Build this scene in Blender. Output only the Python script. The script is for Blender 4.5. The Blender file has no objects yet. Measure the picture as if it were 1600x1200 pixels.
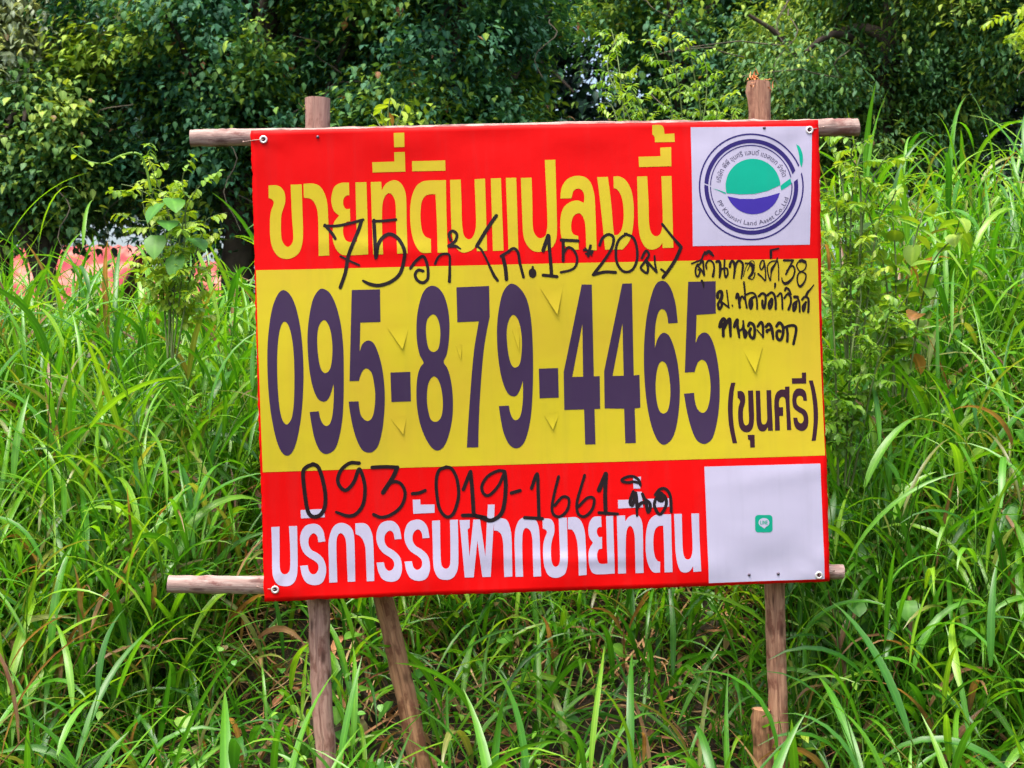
import bpy, bmesh, math, random
import numpy as np
from mathutils import Vector, Matrix
from mathutils.geometry import delaunay_2d_cdt

R = math.radians
rng = np.random.default_rng(7)
random.seed(7)
scene = bpy.context.scene
C = scene.collection

# ------------------------------------------------------------------ camera, light, exposure
CAM = Vector((0.0, -3.75, 1.6))
cam_d = bpy.data.cameras.new("camera")
cam_d.lens = 50; cam_d.sensor_width = 36
cam_d.clip_start = 0.05; cam_d.clip_end = 1000
cam_d.dof.use_dof = True; cam_d.dof.focus_distance = 3.75; cam_d.dof.aperture_fstop = 11
cam = bpy.data.objects.new("camera", cam_d); C.objects.link(cam)
cam.location = CAM; cam.rotation_euler = (R(90), 0, 0)
scene.camera = cam
FPX = 1600 * 50 / 36

def P(px, py, d):
    """point at depth d seen at photo pixel px,py"""
    return Vector((CAM.x + (px - 800) / FPX * d, CAM.y + d, CAM.z - (py - 600) / FPX * d))

SUN_EL, SUN_AZ = R(70), R(215)
world = bpy.data.worlds.new("World"); scene.world = world
world.use_nodes = True
wn = world.node_tree
bg = wn.nodes["Background"]
sky = wn.nodes.new("ShaderNodeTexSky"); sky.sky_type = 'NISHITA'
sky.sun_disc = False; sky.sun_elevation = SUN_EL; sky.sun_rotation = SUN_AZ
sky.air_density = 1.0; sky.dust_density = 6.0; sky.ozone_density = 1.5
wn.links.new(sky.outputs[0], bg.inputs[0]); bg.inputs[1].default_value = 0.15
sun_d = bpy.data.lights.new("sun", 'SUN'); sun_d.energy = 1.5; sun_d.angle = R(25); sun_d.color = (1, .97, .91)
sun = bpy.data.objects.new("sun", sun_d); C.objects.link(sun)
to_sun = Vector((math.sin(SUN_AZ) * math.cos(SUN_EL), math.cos(SUN_AZ) * math.cos(SUN_EL), math.sin(SUN_EL)))
sun.rotation_euler = to_sun.to_track_quat('Z', 'Y').to_euler()
scene.view_settings.view_transform = 'Standard'; scene.view_settings.look = 'None'
scene.view_settings.exposure = 1.45; scene.view_settings.gamma = 1
scene.cycles.max_bounces = 8; scene.cycles.transparent_max_bounces = 4

# ------------------------------------------------------------------ helpers
def tag(o, label=None, cat=None, group=None, kind=None):
    if label: o["label"] = label
    if cat: o["category"] = cat
    if group: o["group"] = group
    if kind: o["kind"] = kind
    return o

def empty(name, loc, label, cat, group=None):
    o = bpy.data.objects.new(name, None); C.objects.link(o); o.location = loc
    o.empty_display_size = .1
    return tag(o, label, cat, group)

def link(name, me, mat, parent=None, world_verts=True):
    o = bpy.data.objects.new(name, me); C.objects.link(o)
    for m in (mat if isinstance(mat, (list, tuple)) else [mat]): me.materials.append(m)
    if parent is not None:
        o.parent = parent
        if world_verts:
            me.transform(Matrix.Translation(-Vector(parent.location)))
    return o

class Acc:
    """collects quads (numpy) with a per point colour attribute"""
    def __init__(s): s.v, s.f, s.c, s.uv, s.n = [], [], [], [], 0
    def add(s, v, f, c=None, uv=None):
        v = np.asarray(v, np.float32).reshape(-1, 3); f = np.asarray(f, np.int32).reshape(-1, 4)
        s.v.append(v); s.f.append(f + s.n)
        s.c.append(np.zeros((len(v), 4), np.float32) if c is None else np.asarray(c, np.float32).reshape(-1, 4))
        s.uv.append(np.zeros((len(v), 2), np.float32) if uv is None else np.asarray(uv, np.float32).reshape(-1, 2))
        s.n += len(v)
    def mesh(s, name, smooth=True):
        v = np.concatenate(s.v); f = np.concatenate(s.f); c = np.concatenate(s.c); uv = np.concatenate(s.uv)
        me = bpy.data.meshes.new(name)
        me.vertices.add(len(v)); me.vertices.foreach_set("co", v.ravel())
        me.loops.add(f.size); me.loops.foreach_set("vertex_index", f.ravel())
        me.polygons.add(len(f)); me.polygons.foreach_set("loop_start", np.arange(len(f), dtype=np.int32) * 4)
        if smooth: me.polygons.foreach_set("use_smooth", np.ones(len(f), bool))
        a = me.attributes.new("leaf", 'FLOAT_COLOR', 'POINT'); a.data.foreach_set("color", c.ravel())
        u = me.uv_layers.new(name="UVMap"); u.data.foreach_set("uv", uv[f.ravel()].ravel())
        me.update(); me.validate()
        return me

def arr(x, n): return np.broadcast_to(np.asarray(x, float), (n,)).copy()

def blades(acc, p0, az, el, bend, L, W, prof, fold=.25, roll=0., tint=None, dry=0., bexp=1.25, wave=0.):
    """leaf strips: a centre line that bends over plus a folded left and right half"""
    p0 = np.asarray(p0, float); n = len(p0)
    if n == 0: return
    az, el, bend, L, W, roll, dry = [arr(q, n) for q in (az, el, bend, L, W, roll, dry)]
    tint = rng.random(n) if tint is None else arr(tint, n)
    prof = np.asarray(prof, float); m = len(prof); ts = np.linspace(0, 1, m)
    E = el[:, None] - bend[:, None] * (ts ** bexp)[None]
    A = az[:, None] + (wave * rng.normal(size=(n, 1))) * ts[None]
    T = np.stack([np.cos(E) * np.cos(A), np.cos(E) * np.sin(A), np.sin(E)], -1)
    step = L[:, None, None] / (m - 1) * (T[:, 1:] + T[:, :-1]) / 2
    cpt = np.concatenate([p0[:, None], p0[:, None] + np.cumsum(step, 1)], 1)
    S0 = np.stack([-np.sin(A), np.cos(A), np.zeros_like(A)], -1)
    N0 = np.cross(S0, T); N0 = -N0
    ro = (roll[:, None] * (0.4 + .6 * ts[None]))[..., None]
    S = S0 * np.cos(ro) + N0 * np.sin(ro); N = N0 * np.cos(ro) - S0 * np.sin(ro)
    hw = (W[:, None] * prof[None] * .5)[..., None]
    lf = cpt + S * hw + N * hw * fold; rt = cpt - S * hw + N * hw * fold
    V = np.stack([lf, cpt, rt], 2).reshape(-1, 3)
    base = (np.arange(n) * m * 3)[:, None, None]
    i = np.arange(m - 1)[None, :, None] * 3
    q1 = base + i + np.array([0, 1, 4, 3]); q2 = base + i + np.array([1, 2, 5, 4])
    F = np.concatenate([q1, q2], 1).reshape(-1, 4)
    col = np.zeros((n, m, 3, 4)); col[..., 0] = tint[:, None, None]; col[..., 1] = dry[:, None, None]
    col[..., 2] = ts[None, :, None]; col[:, :, 1, 3] = 1
    acc.add(V, F, col, None)

def frames(pts):
    pts = np.asarray(pts, float)
    T = np.gradient(pts, axis=0); T /= np.linalg.norm(T, axis=1)[:, None] + 1e-9
    up = np.array([0., 0, 1]) if abs(T[0][2]) < .8 else np.array([1., 0, 0])
    S = np.cross(T, up); S /= np.linalg.norm(S, axis=1)[:, None] + 1e-9
    return T, S, np.cross(S, T)

def tube(acc, pts, rad, ns=6, tint=.5, dry=0., lump=0., cap=False, seed=0):
    pts = np.asarray(pts, float); m = len(pts); rad = arr(rad, m)
    T, S, N = frames(pts)
    a = np.linspace(0, 2 * np.pi, ns, endpoint=False)
    rr = rad[:, None] * np.ones((1, ns))
    if lump:
        g = np.random.default_rng(seed); n1 = g.normal(size=(m, ns))
        n1 = (n1 + np.roll(n1, 1, 1) + np.roll(n1, -1, 1)) / 2
        n1[1:] = (n1[1:] + n1[:-1]) / 1.5
        rr = rr * (1 + lump * n1)
        for _ in range(9):
            ki, kj = g.integers(1, m - 1), g.integers(0, ns)
            da = np.minimum(np.abs(np.arange(ns) - kj), ns - np.abs(np.arange(ns) - kj))
            rr += rad.mean() * g.uniform(.1, .28) * np.exp(-((np.arange(m)[:, None] - ki) / .8) ** 2 - (da[None] / 1.5) ** 2)
    ring = pts[:, None] + (S[:, None] * np.cos(a)[None, :, None] + N[:, None] * np.sin(a)[None, :, None]) * rr[..., None]
    s = np.concatenate([[0], np.cumsum(np.linalg.norm(np.diff(pts, axis=0), axis=1))])
    uv = np.stack([np.broadcast_to(a * rad.mean(), (m, ns)), np.broadcast_to(s[:, None], (m, ns))], -1)
    i = np.arange(m - 1)[:, None] * ns; j = np.arange(ns)[None]; k = (j + 1) % ns
    F = np.stack([i + j, i + k, i + ns + k, i + ns + j], -1).reshape(-1, 4)
    V = ring.reshape(-1, 3); UV = uv.reshape(-1, 2)
    col = np.zeros((len(V), 4)); col[:, 0] = tint; col[:, 1] = dry; col[:, 2] = np.repeat(np.linspace(0, 1, m), ns)
    if cap:   # ends closed with two inner rings
        for e, idx in ((0, 0), (m - 1, m - 1)):
            c = pts[idx]; r0 = ring[idx]
            r1 = c + (r0 - c) * .55; r2 = c + (r0 - c) * .02
            b = len(V); V = np.concatenate([V, r0, r1, r2]); UV = np.concatenate([UV, np.tile([[9., 9.]], (3 * ns, 1))])
            cc = np.zeros((3 * ns, 4)); cc[:, 3] = 1; col = np.concatenate([col, cc])
            ff = np.concatenate([np.stack([b + q * ns + j[0], b + q * ns + k[0], b + (q + 1) * ns + k[0], b + (q + 1) * ns + j[0]], -1) for q in (0, 1)])
            F = np.concatenate([F, ff if e else ff[:, ::-1]])
    acc.add(V, F, col, UV)

def crom(pts, sub=6, closed=False):
    pts = [np.array(p, float) for p in pts]
    n = len(pts)
    if n < 3 and not closed: return np.array(pts)
    out = []
    for i in range(n if closed else n - 1):
        p1, p2 = pts[i], pts[(i + 1) % n]
        p0 = pts[(i - 1) % n] if (closed or i > 0) else 2 * p1 - p2
        p3 = pts[(i + 2) % n] if (closed or i + 2 < n) else 2 * p2 - p1
        for t in np.linspace(0, 1, sub, endpoint=False):
            out.append(.5 * (2 * p1 + (p2 - p0) * t + (2 * p0 - 5 * p1 + 4 * p2 - p3) * t * t + (3 * p1 - p0 - 3 * p2 + p3) * t ** 3))
    if not closed: out.append(pts[-1])
    return np.array(out)

# ------------------------------------------------------------------ materials
class NT:
    def __init__(s, name):
        s.m = bpy.data.materials.new(name); s.m.use_nodes = True; s.t = s.m.node_tree
        s.t.nodes.clear(); s.out = s.n("OutputMaterial")
    def n(s, typ, **kw):
        nd = s.t.nodes.new("ShaderNode" + typ)
        for k, v in kw.items():
            if k.startswith("i_"): nd.inputs[k[2:].replace("_", " ")].default_value = v
            else: setattr(nd, k, v)
        return nd
    def l(s, a, b): s.t.links.new(a, b)
    def ramp(s, fac, stops, interp='LINEAR'):
        r = s.n("ValToRGB"); cr = r.color_ramp; cr.interpolation = interp
        while len(cr.elements) < len(stops): cr.elements.new(.5)
        for e, (p, c) in zip(cr.elements, stops): e.position = p; e.color = (*c, 1)
        s.l(fac, r.inputs[0]); return r.outputs[0]
    def noise(s, vec, scale, detail=4, rough=.55):
        t = s.n("TexNoise"); t.inputs["Scale"].default_value = scale; t.inputs["Detail"].default_value = detail
        t.inputs["Roughness"].default_value = rough
        if vec is not None: s.l(vec, t.inputs["Vector"])
        return t.outputs["Fac"]
    def mix(s, fac, a, b, mode='MIX'):
        x = s.n("Mix", data_type='RGBA', blend_type=mode)
        for sock, v in ((x.inputs[0], fac), (x.inputs[6], a), (x.inputs[7], b)):
            if isinstance(v, bpy.types.NodeSocket): s.l(v, sock)
            elif isinstance(v, (int, float)): sock.default_value = v
            else: sock.default_value = (*v, 1)
        return x.outputs[2]

def leaf_mat(name, stops, dry=((.34, .21, .09), (.16, .075, .035)), rough=.42, spec=.5, trans=.3, tcol=(1.5, 1.35, .5), tip=0.):
    k = NT(name)
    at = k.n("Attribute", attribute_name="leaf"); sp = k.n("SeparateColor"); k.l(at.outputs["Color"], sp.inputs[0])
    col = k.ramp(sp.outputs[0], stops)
    geo = k.n("NewGeometry")
    nz = k.noise(geo.outputs["Position"], 38, 2)
    col = k.mix(.35, col, k.ramp(nz, [(.3, (.45, .45, .45)), (.7, (.62, .62, .55))]), 'OVERLAY')
    col = k.mix(k.n("Math", operation='MULTIPLY', use_clamp=True).outputs[0], col, (.3, .32, .06)) if False else col
    dcol = k.ramp(k.noise(geo.outputs["Position"], 9, 3), [(.35, dry[1]), (.65, dry[0])])
    if tip:
        mm = k.n("MapRange"); mm.inputs[1].default_value = .72; mm.inputs[2].default_value = 1.0; mm.inputs[4].default_value = tip
        k.l(sp.outputs[2], mm.inputs[0])
        ad = k.n("Math", operation='ADD', use_clamp=True); k.l(mm.outputs[0], ad.inputs[0]); k.l(sp.outputs[1], ad.inputs[1]); fac = ad.outputs[0]
    else: fac = sp.outputs[1]
    col = k.mix(fac, col, dcol)
    mr = k.n("MapRange"); mr.inputs[1].default_value = .72; mr.inputs[2].default_value = 1.0; mr.inputs[4].default_value = .55; k.l(at.outputs["Alpha"], mr.inputs[0])
    col = k.mix(mr.outputs[0], col, k.mix(1., col, (1.9, 1.6, 2.2), 'MULTIPLY'))
    b = k.n("BsdfPrincipled"); k.l(col, b.inputs["Base Color"])
    b.inputs["Roughness"].default_value = rough; b.inputs["Specular IOR Level"].default_value = spec
    if trans:
        tr = k.n("BsdfTranslucent"); k.l(k.mix(1., col, tcol, 'MULTIPLY'), tr.inputs[0])
        ms = k.n("MixShader"); ms.inputs[0].default_value = trans
        k.l(b.outputs[0], ms.inputs[1]); k.l(tr.outputs[0], ms.inputs[2]); k.l(ms.outputs[0], k.out.inputs[0])
    else: k.l(b.outputs[0], k.out.inputs[0])
    return k.m

def plain(name, col, rough=.5, spec=.5, metal=0., var=0., vs=20., bump=0., bs=60.):
    k = NT(name); b = k.n("BsdfPrincipled")
    tc = k.n("TexCoord")
    if var:
        nz = k.noise(tc.outputs["Object"], vs, 5)
        c0 = tuple(c * (1 - var) for c in col); c1 = tuple(min(1, c * (1 + var)) for c in col)
        k.l(k.ramp(nz, [(.3, c0), (.7, c1)]), b.inputs["Base Color"])
    else: b.inputs["Base Color"].default_value = (*col, 1)
    b.inputs["Roughness"].default_value = rough; b.inputs["Specular IOR Level"].default_value = spec; b.inputs["Metallic"].default_value = metal
    if bump:
        bp = k.n("Bump"); bp.inputs["Strength"].default_value = bump; bp.inputs["Distance"].default_value = .004
        k.l(k.noise(tc.outputs["Object"], bs, 4), bp.inputs["Height"]); k.l(bp.outputs[0], b.inputs["Normal"])
    k.l(b.outputs[0], k.out.inputs[0]); return k.m

def vinyl(name, col, var=.05, tint2=None):
    """printed PVC sheet: slightly uneven ink, soft creases, satin sheen"""
    k = NT(name); b = k.n("BsdfPrincipled"); tc = k.n("TexCoord")
    nz = k.noise(tc.outputs["Object"], 3.2, 5)
    c0 = tint2 or tuple(c * (1 - var) for c in col)
    c = k.ramp(nz, [(.32, c0), (.62, col)])
    sp = k.noise(tc.outputs["Object"], 26, 6, .7)
    c = k.mix(k.ramp(sp, [(.66, (0, 0, 0)), (.78, (.35, .35, .35))]), c, tuple(q * .8 for q in col))
    mp = k.n("Mapping"); k.l(tc.outputs["Object"], mp.inputs[0]); mp.inputs["Scale"].default_value = (22, 1.6, 1)
    c = k.mix(k.ramp(k.noise(mp.outputs[0], 1.2, 5, .6), [(.5, (0, 0, 0)), (.75, (.5, .5, .5))]), c, tuple(q * .82 + .01 for q in col))
    k.l(c, b.inputs["Base Color"])
    b.inputs["Roughness"].default_value = .5; b.inputs["Specular IOR Level"].default_value = .1
    bp = k.n("Bump"); bp.inputs["Strength"].default_value = .4; bp.inputs["Distance"].default_value = .005
    h = k.noise(tc.outputs["Object"], 7, 3)
    k.l(h, bp.inputs["Height"]); k.l(bp.outputs[0], b.inputs["Normal"])
    k.l(b.outputs[0], k.out.inputs[0]); return k.m

def wood(name, light, dark, stain, streak=1.0):
    k = NT(name); b = k.n("BsdfPrincipled")
    uv = k.n("UVMap"); mp = k.n("Mapping"); k.l(uv.outputs[0], mp.inputs[0]); mp.inputs["Scale"].default_value = (55, 4.5, 1)
    n1 = k.noise(mp.outputs[0], 1.6, 8, .65)
    c = k.ramp(n1, [(.36, dark), (.5, tuple((a + d) / 2 for a, d in zip(light, dark))), (.62, light)])
    mp2 = k.n("Mapping"); k.l(uv.outputs[0], mp2.inputs[0]); mp2.inputs["Scale"].default_value = (18, 9, 1)
    n2 = k.noise(mp2.outputs[0], 1.3, 5, .6)
    c = k.mix(k.ramp(n2, [(.5, (0, 0, 0)), (.6, (.85, .85, .85))]), c, stain)
    mp3 = k.n("Mapping"); k.l(uv.outputs[0], mp3.inputs[0]); mp3.inputs["Scale"].default_value = (26, 10, 1)
    vo = k.n("TexVoronoi"); vo.inputs["Scale"].default_value = 1.; k.l(mp3.outputs[0], vo.inputs["Vector"])
    c = k.mix(k.ramp(vo.outputs["Distance"], [(.1, (.75, .75, .75)), (.24, (0, 0, 0))]), c, tuple(q * .35 for q in stain))
    at = k.n("Attribute", attribute_name="leaf")
    c = k.mix(at.outputs["Alpha"], c, tuple(min(1, q * 1.15) for q in light))
    k.l(c, b.inputs["Base Color"]); b.inputs["Roughness"].default_value = .75; b.inputs["Specular IOR Level"].default_value = .3
    bp = k.n("Bump"); bp.inputs["Strength"].default_value = .7; bp.inputs["Distance"].default_value = .004
    k.l(n1, bp.inputs["Height"]); k.l(bp.outputs[0], b.inputs["Normal"])
    k.l(b.outputs[0], k.out.inputs[0]); return k.m

MAT = {}
MAT['red'] = vinyl("red_vinyl", (.61, .0008, .001), .04)
MAT['yellow'] = vinyl("yellow_vinyl", (.49, .405, .017), .08, (.49, .355, .024))
MAT['white'] = vinyl("white_vinyl", (.425, .40, .52), .04)
MAT['purple'] = vinyl("dark_purple_ink", (.043, .024, .062), .12)
MAT['brownink'] = vinyl("dark_plum_ink", (.036, .012, .022), .1)
MAT['marker'] = plain("black_marker", (.010, .005, .006), .5, .2, var=.3, vs=60)
MAT['navy'] = vinyl("navy_ink", (.028, .019, .13), .1)
MAT['indigo'] = vinyl("indigo_ink", (.045, .027, .28), .08)
MAT['teal'] = vinyl("teal_ink", (.004, .33, .215), .08)
MAT['appgreen'] = vinyl("app_green_ink", (.005, .29, .18), .06)
MAT['grey_ink'] = plain("grey_ink", (.06, .05, .1), .5)
MAT['eyelet'] = plain("eyelet_metal", (.75, .72, .68), .35, .5, .6)
MAT['nail'] = plain("nail_steel", (.12, .09, .12), .4, .5, .7)
MAT['wire'] = plain("wire_steel", (.30, .2, .16), .45, .5, .5)
MAT['hole'] = plain("eyelet_hole", (.05, .012, .02), .8, .1)
MAT['post'] = wood("post_wood", (.46, .28, .215), (.26, .135, .105), (.16, .065, .045))
MAT['rail'] = wood("rail_wood", (.43, .32, .275), (.24, .145, .12), (.16, .06, .05))
MAT['post_warm'] = wood("warm_post_wood", (.46, .25, .155), (.22, .10, .062), (.15, .05, .03))
MAT['brace'] = wood("brace_wood", (.42, .22, .11), (.20, .09, .045), (.13, .045, .022))
MAT['splinter'] = plain("raw_split_wood", (.62, .24, .10), .8, .2, var=.3)
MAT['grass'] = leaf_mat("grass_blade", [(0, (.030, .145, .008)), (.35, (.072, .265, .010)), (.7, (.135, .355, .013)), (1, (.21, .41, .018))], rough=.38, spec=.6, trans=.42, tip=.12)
MAT['litter'] = leaf_mat("dry_litter", [(0, (.40, .20, .09)), (1, (.6, .43, .22))], dry=((.50, .26, .12), (.24, .09, .04)), rough=.8, spec=.2, trans=.08, tcol=(1, .9, .7))
MAT['creeper'] = leaf_mat("creeper_leaf", [(0, (.04, .17, .02)), (.6, (.09, .27, .022)), (1, (.19, .36, .03))], rough=.45, trans=.34)
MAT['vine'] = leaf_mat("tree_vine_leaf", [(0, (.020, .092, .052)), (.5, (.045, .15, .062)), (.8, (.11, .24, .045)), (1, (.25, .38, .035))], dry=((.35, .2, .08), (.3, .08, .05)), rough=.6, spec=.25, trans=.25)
MAT['vine_small'] = leaf_mat("small_tree_leaf", [(0, (.026, .095, .04)), (.5, (.06, .165, .045)), (.8, (.14, .26, .045)), (1, (.30, .42, .06))], rough=.55, spec=.3, trans=.28)
MAT['hazy'] = leaf_mat("painted_backlight_leaf", [(0, (.19, .26, .19)), (.6, (.30, .38, .25)), (1, (.46, .52, .27))], rough=.5, trans=.42)  # sky backlight and haze painted in as a paler leaf colour
MAT['shade'] = leaf_mat("painted_shade_leaf", [(0, (.007, .027, .019)), (1, (.016, .055, .03))], rough=.5, spec=.35, trans=.1)  # deep shade of the back row painted into the leaf colour
MAT['shrub'] = leaf_mat("shrub_leaf", [(0, (.07, .20, .015)), (.5, (.16, .32, .02)), (1, (.32, .44, .035))], dry=((.5, .22, .06), (.3, .1, .04)), rough=.45, trans=.36)
MAT['stem'] = plain("green_stem", (.12, .17, .05), .6, .3, var=.4, vs=8)
MAT['twig'] = plain("tree_twig", (.10, .085, .06), .8, .2, var=.4, vs=6)
MAT['bark'] = plain("tree_bark", (.055, .042, .032), .9, .2, var=.5, vs=9, bump=1., bs=22)
MAT['roof'] = None

# ------------------------------------------------------------------ ground
def sm(t): t = np.clip(t, 0, 1); return t * t * (3 - 2 * t)
def gz(x, y):
    x = np.asarray(x, float); y = np.asarray(y, float)
    z = .26 + .98 * sm((y + .45) / 2.65) + .34 * sm((x - .7) / 1.3) * sm((y - .5) / 1.6) + .1 * sm((-x - .8) / 1.2) * sm((y - .2) / 1.5)
    z = z + .03 * np.sin(x * 3.1 + 1.3 * y) * np.cos(y * 2.3 - x) + .015 * np.sin(x * 9 + 2) * np.sin(y * 8)
    far = sm((np.hypot(x, y) - 15) / 20)
    return z * (1 - far) + far * (np.where(y > 0, 1.2, .26))

def build_ground():
    def axis(lo, hi):
        a = np.arange(lo, hi, .09); e = np.array([1, 2.5, 5, 10, 20, 45, 100, 220, 420.])
        return np.concatenate([lo - e[::-1], a, hi + e])
    xs, ys = axis(-6, 6), axis(-4.5, 7)
    X, Y = np.meshgrid(xs, ys); Z = gz(X, Y)
    V = np.stack([X, Y, Z], -1).reshape(-1, 3); w = len(xs)
    i = np.arange(len(ys) - 1)[:, None] * w + np.arange(w - 1)[None]
    F = np.stack([i, i + 1, i + w + 1, i + w], -1).reshape(-1, 4)
    a = Acc(); a.add(V, F)
    k = NT("bank_soil"); b = k.n("BsdfPrincipled"); geo = k.n("NewGeometry")
    n1 = k.noise(geo.outputs["Position"], 6, 8, .7); n2 = k.noise(geo.outputs["Position"], 45, 6, .7)
    c = k.ramp(n1, [(.3, (.018, .014, .008)), (.5, (.04, .026, .014)), (.7, (.025, .032, .011))])
    c = k.mix(k.ramp(n2, [(.5, (0, 0, 0)), (.7, (1, 1, 1))]), c, (.085, .05, .028))
    k.l(c, b.inputs["Base Color"]); b.inputs["Roughness"].default_value = .95
    bp = k.n("Bump"); bp.inputs["Distance"].default_value = .03; k.l(n2, bp.inputs["Height"]); k.l(bp.outputs[0], b.inputs["Normal"])
    k.l(b.outputs[0], k.out.inputs[0])
    tag(link("ground", a.mesh("ground"), k.m), kind="structure")
build_ground()

# ------------------------------------------------------------------ the banner plane
BTL, BTR, BBL, BBR = P(391, 203, 3.70), P(1279, 187, 3.785), P(413, 940, 3.715), P(1295, 908, 3.80)
BC = (BTL + BTR + BBL + BBR) / 4
EX = ((BTR + BBR) - (BTL + BBL)).normalized()
EZ0 = ((BTL + BTR) - (BBL + BBR))
BN = EX.cross(EZ0).normalized()            # points to the camera side
if BN.dot(CAM - BC) < 0: BN = -BN
EY = BN.cross(EX).normalized()
BM = Matrix((( EX.x, EY.x, BN.x, BC.x), (EX.y, EY.y, BN.y, BC.y), (EX.z, EY.z, BN.z, BC.z), (0, 0, 0, 1)))

def ab(px, py):
    """photo pixel -> metres on the banner plane"""
    d = P(px, py, 1.0) - CAM
    t = (BC - CAM).dot(BN) / d.dot(BN)
    q = CAM + d * t - BC
    return q.dot(EX), q.dot(EY)

def bdep(px, py):
    a, b = ab(px, py); return (BC + EX * a + EY * b).y - CAM.y

CORN = [ab(391, 203), ab(1279, 187), ab(1295, 908), ab(413, 940)]
EYELET = [(411, 217), (1265, 203), (1278, 898), (430, 921)]
EYE_AB = [ab(*e) for e in EYELET]
def disp(a, b):
    """how far the sheet stands off its plane: slack, creases fanning from the tied corners"""
    a = np.asarray(a, float); b = np.asarray(b, float)
    h = .0065 * np.sin(a * 4.3 + b * 1.7 + .6) + .0055 * np.sin(b * 7.1 - a * 2.3) + .0018 * np.sin(a * 15 + b * 4)
    h += .005 * np.exp(-((b + .57) / .05) ** 2) * np.sin(a * 17 + 1) + .0035 * np.exp(-((a - .06) / .16) ** 2) * np.exp(-((b + .53 + .04 * a) / .016) ** 2)
    h += .003 * np.exp(-((b - .58) / .04) ** 2) * np.sin(a * 13)
    for ca, cb in EYE_AB:
        r = np.hypot(a - ca, b - cb); th = np.arctan2(b - cb, a - ca)
        h += .0024 * np.exp(-r / .07) * np.cos(th * 4 + .5) * sm(r / .05)
    h += .003 * np.exp(-(((a * .95 + b * .3 + .27) / .18) ** 2)) * np.exp(-(((b - .26 + .1 * a) / .022) ** 2))
    h += .0028 * np.exp(-((a - .62 + .2 * b) / .2) ** 2) * np.exp(-((b + .42 - .15 * a) / .028) ** 2)
    return h

def sheet_mesh(name, corners, off, step=.014, ragged=0.):
    c = np.array(corners); w = np.linalg.norm(c[1] - c[0]); h = np.linalg.norm(c[3] - c[0])
    nu, nv = max(2, int(w / step)), max(2, int(h / step))
    u, v = np.meshgrid(np.linspace(0, 1, nu + 1), np.linspace(0, 1, nv + 1))
    q = ((1 - u) * (1 - v))[..., None] * c[0] + (u * (1 - v))[..., None] * c[1] + (u * v)[..., None] * c[2] + ((1 - u) * v)[..., None] * c[3]
    if ragged:
        g = np.random.default_rng(3)
        q[:, 0, 0] += g.normal(size=nv + 1) * ragged; q[:, -1, 0] += g.normal(size=nv + 1) * ragged
        q[0, :, 1] += g.normal(size=nu + 1) * ragged * .5; q[-1, :, 1] += g.normal(size=nu + 1) * ragged
    V = np.concatenate([q, (disp(q[..., 0], q[..., 1]) + off)[..., None]], -1).reshape(-1, 3)
    i = np.arange(nv)[:, None] * (nu + 1) + np.arange(nu)[None]
    F = np.stack([i, i + nu + 1, i + nu + 2, i + 1], -1).reshape(-1, 4)
    a = Acc(); a.add(V, F); return a.mesh(name)

def on_banner(name, me, mat, parent):
    o = bpy.data.objects.new(name, me); C.objects.link(o); me.materials.append(mat); o.parent = parent
    return o

banner = bpy.data.objects.new("sale_banner", sheet_mesh("sale_banner", CORN, 0, .0125, .0007)); C.objects.link(banner)
banner.data.materials.append(MAT['red']); banner.matrix_world = BM
sol = banner.modifiers.new("thickness", 'SOLIDIFY'); sol.thickness = .0006; sol.offset = -1
tag(banner, "red and yellow land for sale banner tied to the wooden pole frame", "banner")

def quad(name, pts, off, mat, parent=None):
    return on_banner(name, sheet_mesh(name, [ab(*p) for p in pts], off), mat, parent or banner)

quad("yellow_band", [(399.5, 422), (1278.6, 403.5), (1289, 711.5), (410.5, 738)], .0005, MAT['yellow'])
logo = quad("logo_panel", [(1079.5, 198.5), (1269, 197), (1266, 382), (1081.5, 385)], .0005, MAT['white'])
code = quad("code_panel", [(1100, 729), (1281, 724), (1287, 904), (1106, 910)], .0005, MAT['white'])

# --- lettering: traced outlines (a third entry marks a corner) and marker strokes -----------------
def outline(pts, sub=5):
    """smooth closed outline; points with a third entry are sharp"""
    n = len(pts); cor = [i for i, p in enumerate(pts) if len(p) > 2]
    xy = [p[:2] for p in pts]
    if not cor: return crom(xy, sub, True)
    out = []
    for a, b in zip(cor, cor[1:] + [cor[0] + n]):
        seg = [xy[i % n] for i in range(a, b + 1)]
        out.append(crom(seg, sub)[:-1] if len(seg) > 2 else np.array(seg[:1], float))
    return np.concatenate(out)

def stroke_polys(pts, w, sub=5, caps=True):
    """a marker stroke as convex pieces"""
    q = [(p[0], p[1], p[2] if len(p) > 2 else w) for p in pts]
    s = crom(q, sub) if len(q) > 2 else np.array(q, float)
    polys = []
    for a, b in zip(s[:-1], s[1:]):
        d = b[:2] - a[:2]; ln = np.hypot(*d)
        if ln < 1e-6: continue
        nrm = np.array([-d[1], d[0]]) / ln
        polys.append(np.array([a[:2] + nrm * a[2] / 2, a[:2] - nrm * a[2] / 2, b[:2] - nrm * b[2] / 2, b[:2] + nrm * b[2] / 2]))
    for i, p in enumerate(s):
        if not caps and i in (0, len(s) - 1): continue
        th = np.linspace(0, 2 * np.pi, 10, endpoint=False) + i
        polys.append(p[:2] + np.stack([np.cos(th), np.sin(th)], -1) * p[2] / 2 * .99)
    return polys

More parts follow.
